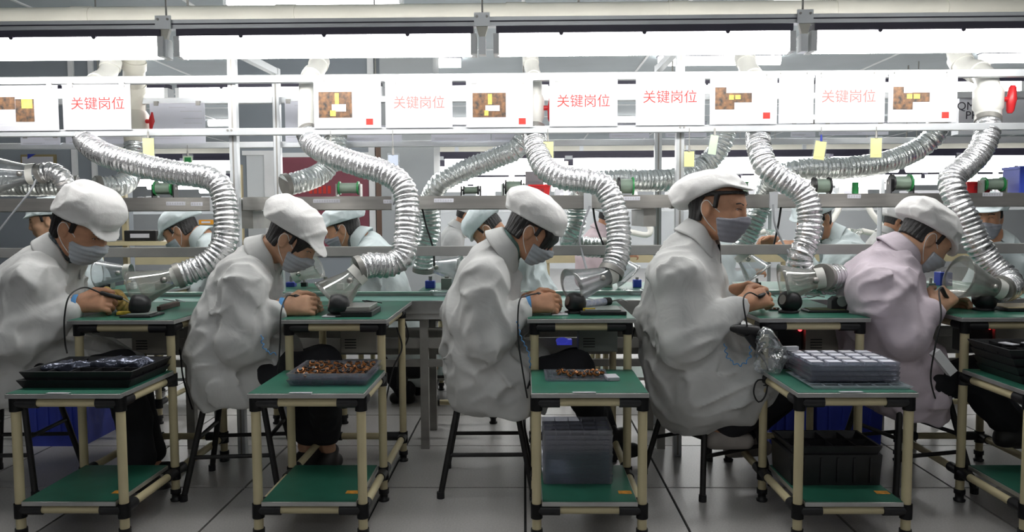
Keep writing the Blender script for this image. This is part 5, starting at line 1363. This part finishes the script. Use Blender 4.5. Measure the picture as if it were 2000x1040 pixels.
MB().box((1.03, 2.97, ZM + 0.094), (0.06, 0.02, 0.014), Matrix.Rotation(0.1, 3, 'Z')).build('paper_card', M_paper, None, 'folded white card on the stacked celled trays', 'card')
# clear poly bag hanging at the left end of the fourth table
Fd = Field((0.86, 2.90, 0.52), (1.06, 3.02, 0.78), 0.006)
Fd.cone(W(1496, 655, 2.96), W(1506, 700, 2.96), 0.030, 0.052, 0.02); Fd.disp(folds(8, 0.022, 22))
pos, fc = Fd.mesh(); o = mesh_obj('poly_bag', pos - np.array((0.96, 2.96, 0.55)), fc, M_bag, None); o.location = (0.96, 2.96, 0.55)
tag(o, 'crumpled clear poly bag hanging by the grey-masked worker', 'bag', 'poly bags on the front shelves')
# fourth table, bottom: black crate with bits on top
t = tray(0.975, 1.312, 2.79, 3.01, ZB, 0.115, 'deep black crate on the bottom shelf below the clear trays', M_black, None, 'black crates', 0.014, 'crate', 0.96)
for x in (1.03, 1.09, 1.15, 1.21, 1.27): MB().span((x - 0.004, 2.786, ZB + 0.012), (x + 0.004, 2.797, ZB + 0.105)).build('rib', M_black, t)
tray(0.975, 1.312, 2.79, 3.01, ZB + 0.116, 0.03, 'shallow black tray lidding the deep black crate', M_black, (4, 2), 'black crates')
# fifth table: stacked black trays with white tags
for k in range(4):
    t = tray(1.765 - 0.012 * k, 2.13, 2.73 + 0.004 * k, 3.005, ZM + 0.031 * k, 0.030, ('top black tray with white tags on the stack' if k == 3 else 'black tray within the stack on the front shelf'), M_black, (5, 3) if k == 3 else None, 'stacked black trays')
    if k == 3:
        for i in range(4): MB().box((1.80 + 0.085 * i, 2.86, ZM + 0.128), (0.035, 0.06, 0.003), Matrix.Rotation(0.3, 3, 'Z')).build('paper_tag', M_paper, t)
MB().box(W(1842, 708, 3.0), (0.035, 0.03, 0.11), Matrix.Rotation(-0.7, 3, 'Y')).build('white_tube', M_white, None, 'white block leaning beside the stacked black trays', 'block')
# blue bins on the floor behind the tables
def crate(px0, px1, Y, h, label, m=M_blue):
    a = xat(px0, Y); b = xat(px1, Y)
    t = tray(a, b, Y, Y + 0.34, 0.0, h, label, m, None, 'blue plastic bins on the floor', 0.012, 'blue_bin', 0.93)
    for k in range(1, 5):
        x = a + (b - a) * k / 5; MB().span((x - 0.006, Y - 0.002, h * 0.2), (x + 0.006, Y + 0.02, h * 0.95)).build('rib', m, t)
    MB().span((a - 0.008, Y - 0.010, h - 0.03), (b + 0.008, Y, h)).build('rim', m, t)
crate(28, 146, 3.78, 0.30, 'blue bin behind the table of bagged parts')
crate(1508, 1598, 3.80, 0.30, 'blue bin beside its taller twin behind the clear tray table')
crate(1602, 1738, 3.78, 0.36, 'taller blue bin behind the clear tray table')
MB().box(W(1102, 668, 3.6), (0.07, 0.05, 0.024)).ell(W(1098, 666, 3.58), (0.03, 0.02, 0.016)).build('blue_device', M_blueled, None, 'small glowing blue device under the tray stack table', 'device')

# ================================================================== far side of the same line
FARG = 'workers seated on the far side of the conveyor'
NLH = dict(d=(-0.95, 0.1, 0.05), n=(-0.15, 0.5, -0.8), side=-1, curl=(0.45, 0.7, 0.45)); NRH = dict(d=(-0.93, -0.2, 0.0), n=(-0.15, -0.6, -0.75), side=1, curl=(0.5, 0.7, 0.45))
FRES = (0.0075, 0.012)
def far_worker(label, head, neck, ch, arms, Y, legs=None, skirt=(), **kw):
    torso = [(W(px, py, Y), r) for px, py, r in ch]
    A = []
    for (s1, s2, s3, near) in arms:
        dy = -0.17 if near else 0.17
        A.append((W(*s1, Y + dy), W(*s2, Y + dy * 1.2), W(*s3, Y + dy * 0.5), (0.078, 0.078, 0.05), NLH if near else NRH))
    args = dict(coat=M_coatb, cap=M_capb, res=FRES, collar=True, fold=0.022); args.update(kw)
    return worker(label, FARG, head, W(*neck, Y), torso, A, legs, skirt, **args)
def far_leg(hip, knee, ank, toe, Y): return (W(*hip, Y), W(*knee, Y), W(*ank, Y), W(*toe, Y))
YW = 4.82
far_worker('bare-faced worker glancing aside behind the checked collar worker', (W(92, 432, 5.1), rad(205), rad(12), 0, 1.0), (118, 458), [(130, 476, 0.085), (150, 510, 0.12), (160, 560, 0.14), (165, 640, 0.15)],
    [((135, 505), (120, 575), (60, 560), True), ((165, 505), (160, 570), (80, 560), False)], 5.1, capkey=(71, (-0.02, -0.006), 0.0, 0.0, 0.0, 0.7), hair='full', mask=None, skin=M_skin2, seed=71)
far_worker('pale blue coated worker bowed beneath the reel with black end plate', (W(352, 452, YW), rad(184), rad(36), 0, 1.0), (394, 462), [(408, 478, 0.080), (428, 510, 0.12), (440, 560, 0.14), (445, 650, 0.15)],
    [((425, 510), (420, 575), (335, 575), True), ((425, 505), (420, 570), (330, 570), False)], YW, capkey=(72, (-0.02, -0.008), -0.006, 0.2, 0.0, 0.9), hair='full', skin=M_skin, seed=72)
far_worker('pale blue coated worker facing the coil table worker across the belt', (W(668, 448, YW), rad(186), rad(24), 0, 1.02), (706, 466), [(718, 480, 0.082), (738, 515, 0.12), (752, 570, 0.14), (790, 660, 0.15), (825, 715, 0.14)],
    [((730, 515), (705, 585), (632, 585), True), ((745, 515), (720, 580), (615, 580), False)], YW, [far_leg((835, 715), (765, 712), (795, 770), (772, 778), YW - 0.12), far_leg((845, 715), (775, 708), (820, 765), (798, 772), YW + 0.12)],
    capkey=(73, (-0.02, -0.006), -0.004, 0.05, 0.0, 0.9), hair='full', skin=M_skin, seed=73, shirt=M_shirt, mask=M_maskg)
far_worker('worker in a pale blue cap bowed low behind the tray stack worker', (W(952, 450, YW), rad(172), rad(52), 0, 1.0), (985, 470), [(1000, 490, 0.080), (1020, 520, 0.12), (1040, 575, 0.14), (1050, 650, 0.15)],
    [((1015, 515), (1000, 580), (935, 580), True), ((1030, 515), (1010, 580), (925, 575), False)], YW, capkey=(74, (-0.01, 0.004), 0.006, 0.2, 0.010, 0.6), hair='short', skin=M_skin, seed=74)
far_worker('worker in a pale coat peering sideways behind the curling foil duct', (W(1588, 428, YW), rad(212), rad(24), 0, 1.08), (1622, 458), [(1634, 476, 0.085), (1655, 510, 0.125), (1668, 570, 0.145), (1672, 650, 0.15)],
    [((1640, 512), (1610, 585), (1555, 480), True), ((1668, 512), (1645, 580), (1510, 470), False)], YW, capkey=(75, (-0.025, -0.008), -0.004, -0.05, 0.0, 0.9), hair='full', skin=M_skin, seed=75, mask=M_maskg, shirt=M_shirtg, fold=0.024)
far_worker('worker facing over the belt toward the pinkish-coated worker', (W(1924, 426, YW), rad(238), rad(6), 0, 1.08), (1946, 470), [(1956, 490, 0.088), (1962, 525, 0.13), (1965, 580, 0.15), (1965, 650, 0.155)],
    [((1925, 515), (1895, 585), (1880, 570), True), ((1998, 515), (1985, 590), (1930, 575), False)], YW, capkey=(76, (-0.025, -0.008), -0.004, -0.05, 0.0, 0.8), hair='short', skin=M_skin, seed=76, mask=M_maskg, shirt=M_shirt, fold=0.024)
far_worker('pale coated worker seated behind the blue boxes', (W(2130, 420, YW), rad(200), rad(20), 0, 1.0), (2143, 455), [(2148, 475, 0.085), (2146, 515, 0.13), (2146, 570, 0.15), (2146, 650, 0.15)],
    [((2113, 515), (2096, 585), (2068, 570), True), ((2158, 515), (2148, 580), (2088, 570), False)], YW, capkey=(72, (-0.02, -0.008), -0.006, 0.2, 0.0, 0.9), hair='short', skin=M_skin, seed=77)
# far tables: the front shelf of these faces away
FT = [(-75, 'far work table across from the table of bagged parts'), (272, 'far work table before the worker bowed beneath the reel'), (620, 'far work table facing the copper coil table across the belt'), (900, 'far work table behind the tray stack worker'), (1240, 'far work table behind the post and the level foil duct'), (1530, 'far work table before the sideways peering worker'), (1860, 'far work table behind the pinkish-coated worker')]
for px, l in FT:
    x = xat(px, 4.45); work_table(x - 0.19, x + 0.19, l, Yf=5.05, Ym=4.68, Yb=4.22, group='green-topped work tables of the far row', stickers=False)
stool(xat(162, 5.1), 5.1, 'far stool of the bare-faced worker', 0.1, group='black stools of the far row')
for px, l in ((445, 'far stool of the worker bowed beneath the reel'), (842, 'far stool beside the conveyor near the coil table'), (1055, 'far stool behind the tray stack worker'), (1672, 'far stool of the sideways peering worker'), (1965, 'far stool of the worker facing the pinkish coat')):
    stool(xat(px, YW), YW, l, 0.1, group='black stools of the far row')
# hoods and things on the far tables
GH = 'clear fume hoods of the far row'
hood(W(255, 532, 4.34), W(190, 535, 4.32), 0.045, 0.08, 'far clear funnel beside the checked collar worker', M_clear, group=GH)
hood(W(575, 540, 4.40), W(622, 520, 4.40), 0.04, 0.075, 'far milky funnel between the two coil table workers', group=GH)
hood(W(838, 520, 4.36), W(898, 528, 4.34), 0.04, 0.085, 'far clear funnel between the column and the tray stack worker', M_clear, group=GH)
hood(W(1190, 500, 4.34), W(1228, 540, 4.34), 0.045, 0.085, 'far clear funnel behind the level bend of foil', M_clear, group=GH)
hood(W(1448, 496, 4.34), W(1480, 535, 4.32), 0.045, 0.085, 'far clear funnel behind the hands of the grey-masked worker', M_clear, group=GH)
g = random.Random(12)
for k in range(26):
    px = 40 + k * 76 + g.uniform(-20, 20); Y = g.uniform(4.26, 4.5); s = g.uniform(0.03, 0.07); x = xat(px, Y)
    hosts = [xat(p, 4.45) for p, _ in FT]
    hx = min(hosts, key=lambda q: abs(q - x)); x = max(hx - 0.17, min(hx + 0.17, x))
    t = thing('parts_tin', 'small %s tin standing on a far work table' % ('dark blue', 'black', 'steel', 'white', 'bright blue', 'grey-green')[k % 6], 'tin', (x, Y, ZT), 'small tins on the far tables')
    m = (M_blue, M_black, M_steel, M_white, M_blueb, M_boxg)[k % 6]
    MB().span((x - s / 2, Y - s / 2, ZT), (x + s / 2, Y + s / 2, ZT + s * g.uniform(0.5, 1.1))).build('body', m, t, bevel=0.003)
    MB().cyl((x, Y, ZT + s * 0.5), (x, Y, ZT + s * 1.25), s * 0.2, seg=10).build('neck', M_steeld, t)
for i, (px, py) in enumerate(((862, 577), (1700, 572), (1240, 575))):
    c = WZ(px, py, 0.729)
    t = thing('clear_dish', 'shallow clear dish riding on the conveyor belt', 'dish', c, 'clear dishes on the belt')
    MB().lathe(c, (0, 0, 1), [(0, 0.05), (0.003, 0.055), (0.022, 0.065), (0.024, 0.067), (0.022, 0.062), (0.006, 0.05)], 22, False).build('bowl', M_clear, t)
    MB().lathe(c, (0, 0, 1), [(0.0, 0.045), (0.008, 0.045)], 16).build('contents', M_paper, t)
# far row lamps and their track
YFL = 4.72
for i, (a, b, l) in enumerate(((-60, 330, 'far tube light above the bowed worker beneath the reel'), (352, 745, 'far tube light above the maroon board'), (765, 1160, 'far tube light above the worker in a low pale cap'), (1180, 1575, 'far tube light behind the red-lettered sheet at the post'), (1595, 1990, 'far tube light above the sideways peering worker'))):
    pa, pb = W(a, 182, YFL), W(b, 182, YFL); tube_light(pa.x, pb.x, YFL, 1.91, l, 'tube lights over the far row', h=0.07)
t = thing('light_track', 'rear aluminium channel carrying the far row of tube lights', 'track', (0, YFL, 1.985))
MB().span((-4.4, YFL - 0.022, 1.985), (4.4, YFL + 0.022, 2.02)).build('channel', M_prof, t)
for x in (-2.6, -0.9, 0.9, 2.6): MB().cyl((x, YFL, 2.02), (x, YFL, 2.7), 0.005, seg=6).build('hanging_rod', M_steeld, t)
for x in (-2.2, 0.0, 2.2): MB().span((x - 0.02, YFL - 0.03, 1.965), (x + 0.02, YFL + 0.03, 2.0)).build('bracket', M_prof, t)

# ================================================================== the next line across the aisle
YN = 8.0
for j, (Y, z) in enumerate(((7.95, 1.70), (9.1, 1.70), (11.2, 1.68), (12.4, 1.68), (14.4, 1.68))):
    for k in range(-4, 6):
        x = k * 1.32 - 0.2
        if Y < 8.5 and x + 0.65 < xat(860, 8) and x + 0.6 > xat(478, 8): pass
        tube_light(x - 0.62, x + 0.62, Y, z, ('tube light hung just before the beige square duct', 'tube light hung over the far edge of the pale bench', 'tube light in the row beyond the pale bench', 'tube light in the second row beyond the pale bench', 'tube light in the last row before the white wall')[j], 'tube lights of the distant lines', h=0.10, d=0.09, m=M_lampf, detail=False)
    t = thing('light_track', ('dark channel before the beige square duct', 'dark channel over the far edge of the pale bench', 'dark channel beyond the pale bench', 'dark channel in the second row beyond the pale bench', 'dark channel nearest the white wall')[j], 'track', (0, Y, z + 0.075), 'light channels of the distant lines')
    MB().span((-6.5, Y - 0.03, z + 0.075), (6.8, Y + 0.03, z + 0.12)).build('channel', M_lhous, t)
    for x in (-4, 0, 4): MB().cyl((x, Y, z + 0.12), (x, Y, 2.7), 0.006, seg=6).build('hanging_rod', M_steeld, t)
t = thing('exhaust_duct', 'beige square exhaust duct of the line beyond the aisle', 'duct', (0, 8.16, 1.83))
MB().span((-6.5, 8.06, 1.83), (6.8, 8.27, 1.95)).build('trunk', M_duct, t)
for x in (-5, -3.9, -1.9, -0.7, 0.6, 1.7, 2.9, 4.1): MB().span((x - 0.02, 8.05, 1.825), (x + 0.02, 8.28, 1.955)).build('seam', M_prof, t)
for x in (-4, 0, 4): MB().cyl((x, 8.16, 1.95), (x, 8.16, 2.7), 0.008, seg=6).build('hanging_rod', M_steeld, t)
t = thing('bench_line', 'long pale bench of the line beyond the aisle', 'bench', (0, 8.5, 0))
MB().span((-6.0, 8.15, 0.72), (6.5, 8.75, 0.75)).build('bench_top', M_belt, t)
MB().span((-6.0, 8.13, 0.66), (6.5, 8.15, 0.75)).build('apron', M_beige, t)
MB().span((-6.0, 8.35, 1.20), (6.5, 8.70, 1.23)).build('upper_shelf', M_prof, t)
for k in range(11):
    x = -6 + 1.25 * k
    MB().span((x - 0.02, 8.66, 0), (x + 0.02, 8.70, 1.75)).build('post', M_prof, t); MB().span((x - 0.02, 8.17, 0), (x + 0.02, 8.21, 0.72)).build('leg', M_beige, t)
g = random.Random(21)
x = -5.6; k = 0
while x < 6.2:
    w = g.uniform(0.14, 0.42); h = g.uniform(0.12, 0.30); Y = 8.42
    m = (M_white, M_paper, M_wallw, M_white, M_boxg, M_paper, M_white, M_red, M_wallw, M_gwire)[k % 10]
    if m in (M_red, M_gwire): w = 0.14; h = 0.12
    t = thing('instrument_box', 'pale instrument box standing on the distant upper shelf' if m not in (M_red, M_gwire) else 'small coloured bin standing on the distant upper shelf', 'box', (x + w / 2, Y, 1.23), 'boxes on the distant shelf')
    MB().span((x, Y - 0.06, 1.23), (x + w, Y + 0.16, 1.23 + h)).build('case', m, t, bevel=0.006)
    MB().span((x + w * 0.15, Y - 0.063, 1.23 + h * 0.35), (x + w * 0.6, Y - 0.06, 1.23 + h * 0.8)).build('front_panel', M_greyp, t)
    x += w + g.uniform(0.03, 0.22); k += 1
for i, (px, sgn) in enumerate(((1105, 1), (1240, 1), (1645, -1), (1690, 1), (1000, 1), (1480, -1), (1905, -1))):
    a = W(px, 392, 8.35)
    t = thing('suction_arm', 'white jointed suction arm bent over the distant bench', 'suction arm', (a.x, 8.4, 0.75), 'white suction arms of the distant line')
    MB().tube(curve_pts([V((a.x, 8.4, 1.75)), V((a.x, 8.38, 1.40)), V((a.x + 0.05 * sgn, 8.34, 1.20)), V((a.x + 0.16 * sgn, 8.30, 1.02)), V((a.x + 0.12 * sgn, 8.28, 0.95)), V((a.x - 0.06 * sgn, 8.28, 0.98))], 0.03), 0.032, 12).build('hose', M_pvc, t)
    MB().lathe(V((a.x - 0.06 * sgn, 8.28, 0.98)), (-0.8 * sgn, 0, -0.4), [(0, 0.034), (0.03, 0.036), (0.10, 0.075)], 16, False).build('funnel', M_hood, t)
def distant(px, py, Y, label, coat=M_coat, cap=M_cap, key=(42, (-0.030, -0.012), -0.004, -0.05, -0.004, 0.7), face=1):
    s = 1500 / Y
    q = lambda dx, dz, dy=0: W(px + dx * s * face, py + dz * s, Y + dy)
    hd = dict(d=(0.95 * face, 0.1, 0.0), n=(0, 0.5, -0.8), side=face)
    hip = q(-0.20, 0.58); stool(hip.x, Y, label.replace('distant worker', 'distant stool under the worker'), 0.1, hip.z - 0.14, group='black stools of the distant line')
    return worker(label, 'workers at the distant line', (q(0, 0), rad(0 if face > 0 else 180), rad(25), 0, 1.0), q(-0.08, 0.10),
        [(q(-0.11, 0.15), 0.08), (q(-0.15, 0.24), 0.12), (q(-0.19, 0.38), 0.14), (q(-0.20, 0.58), 0.15)],
        [(q(-0.14, 0.24, -0.17), q(-0.08, 0.45, -0.18), q(0.18, 0.36, -0.1), (0.08, 0.08, 0.05), hd), (q(-0.14, 0.24, 0.17), q(-0.08, 0.45, 0.18), q(0.18, 0.36, 0.1), (0.08, 0.08, 0.05), None)],
        coat=coat, cap=cap, capkey=key, res=(0.009, 0.015), seed=int(px), face=0)
distant(912, 424, 7.75, 'distant worker in a white coat beyond the low pale cap')
distant(1190, 428, 7.75, 'distant worker in a pink coat and pale blue cap', mat('pink_nonwoven', (0.68, 0.55, 0.58), 0.85), M_capb)
distant(1748, 436, 7.75, 'distant worker in white beside the orange-topped pole')
distant(1440, 462, 7.75, 'distant worker in pale blue reaching over the bench', M_coatb, M_capb, face=1)
# orange-topped pole and back-room table on the left
t = thing('signal_pole', 'slim steel pole with an orange top behind the pinkish-coated worker', 'pole', (xat(1718, 5.6), 5.6, 0))
x = xat(1718, 5.6)
MB().cyl((x, 5.6, 0), (x, 5.6, 1.22), 0.016, seg=12).build('pole', M_prof, t); MB().box((x, 5.6, 1.245), (0.055, 0.05, 0.05)).build('orange_top', mat('orange_plastic', (0.75, 0.33, 0.03), 0.4), t)
t = thing('side_bench', 'side bench along the grey partition behind the bowed worker', 'bench', (xat(330, 6.2), 6.2, 0))
x0, x1 = xat(205, 6.2), xat(455, 6.2)
MB().span((x0, 6.0, 0.94), (x1, 6.5, 0.97)).build('bench_top', M_beige, t); MB().span((x0, 6.2, 1.22), (x1, 6.5, 1.245)).build('upper_shelf', M_duct, t)
for x in (x0 + 0.03, x1 - 0.03):
    MB().span((x - 0.02, 6.44, 0), (x + 0.02, 6.48, 1.6)).build('post', M_beige, t); MB().span((x - 0.02, 6.03, 0), (x + 0.02, 6.07, 0.94)).build('leg', M_beige, t)
for px, w, h, z, m, l in ((248, 0.10, 0.075, 1.245, M_purple, 'purple box on the side bench shelf'), (275, 0.05, 0.085, 1.245, M_paper, 'white carton on the side bench shelf'), (292, 0.05, 0.09, 1.245, M_white, 'white canister beside the carton on the side bench shelf'),
        (272, 0.26, 0.085, 0.97, M_black, 'black parts rack on the side bench'), (402, 0.12, 0.04, 1.10, mat('orange_plastic', (0.75, 0.33, 0.03), 0.4), 'orange case on the side bench riser'), (404, 0.16, 0.13, 0.97, M_boxg, 'dark riser box on the side bench')):
    x = xat(px, 6.2)
    t = thing('bench_box', l, 'box', (x, 6.25, z)); MB().span((x - w / 2, 6.2, z), (x + w / 2, 6.34, z + h)).build('body', m, t, bevel=0.004)
    MB().span((x - w * 0.3, 6.197, z + h * 0.3), (x + w * 0.3, 6.2, z + h * 0.7)).build('front_plate', M_greyp if m is not M_paper else M_grey, t)
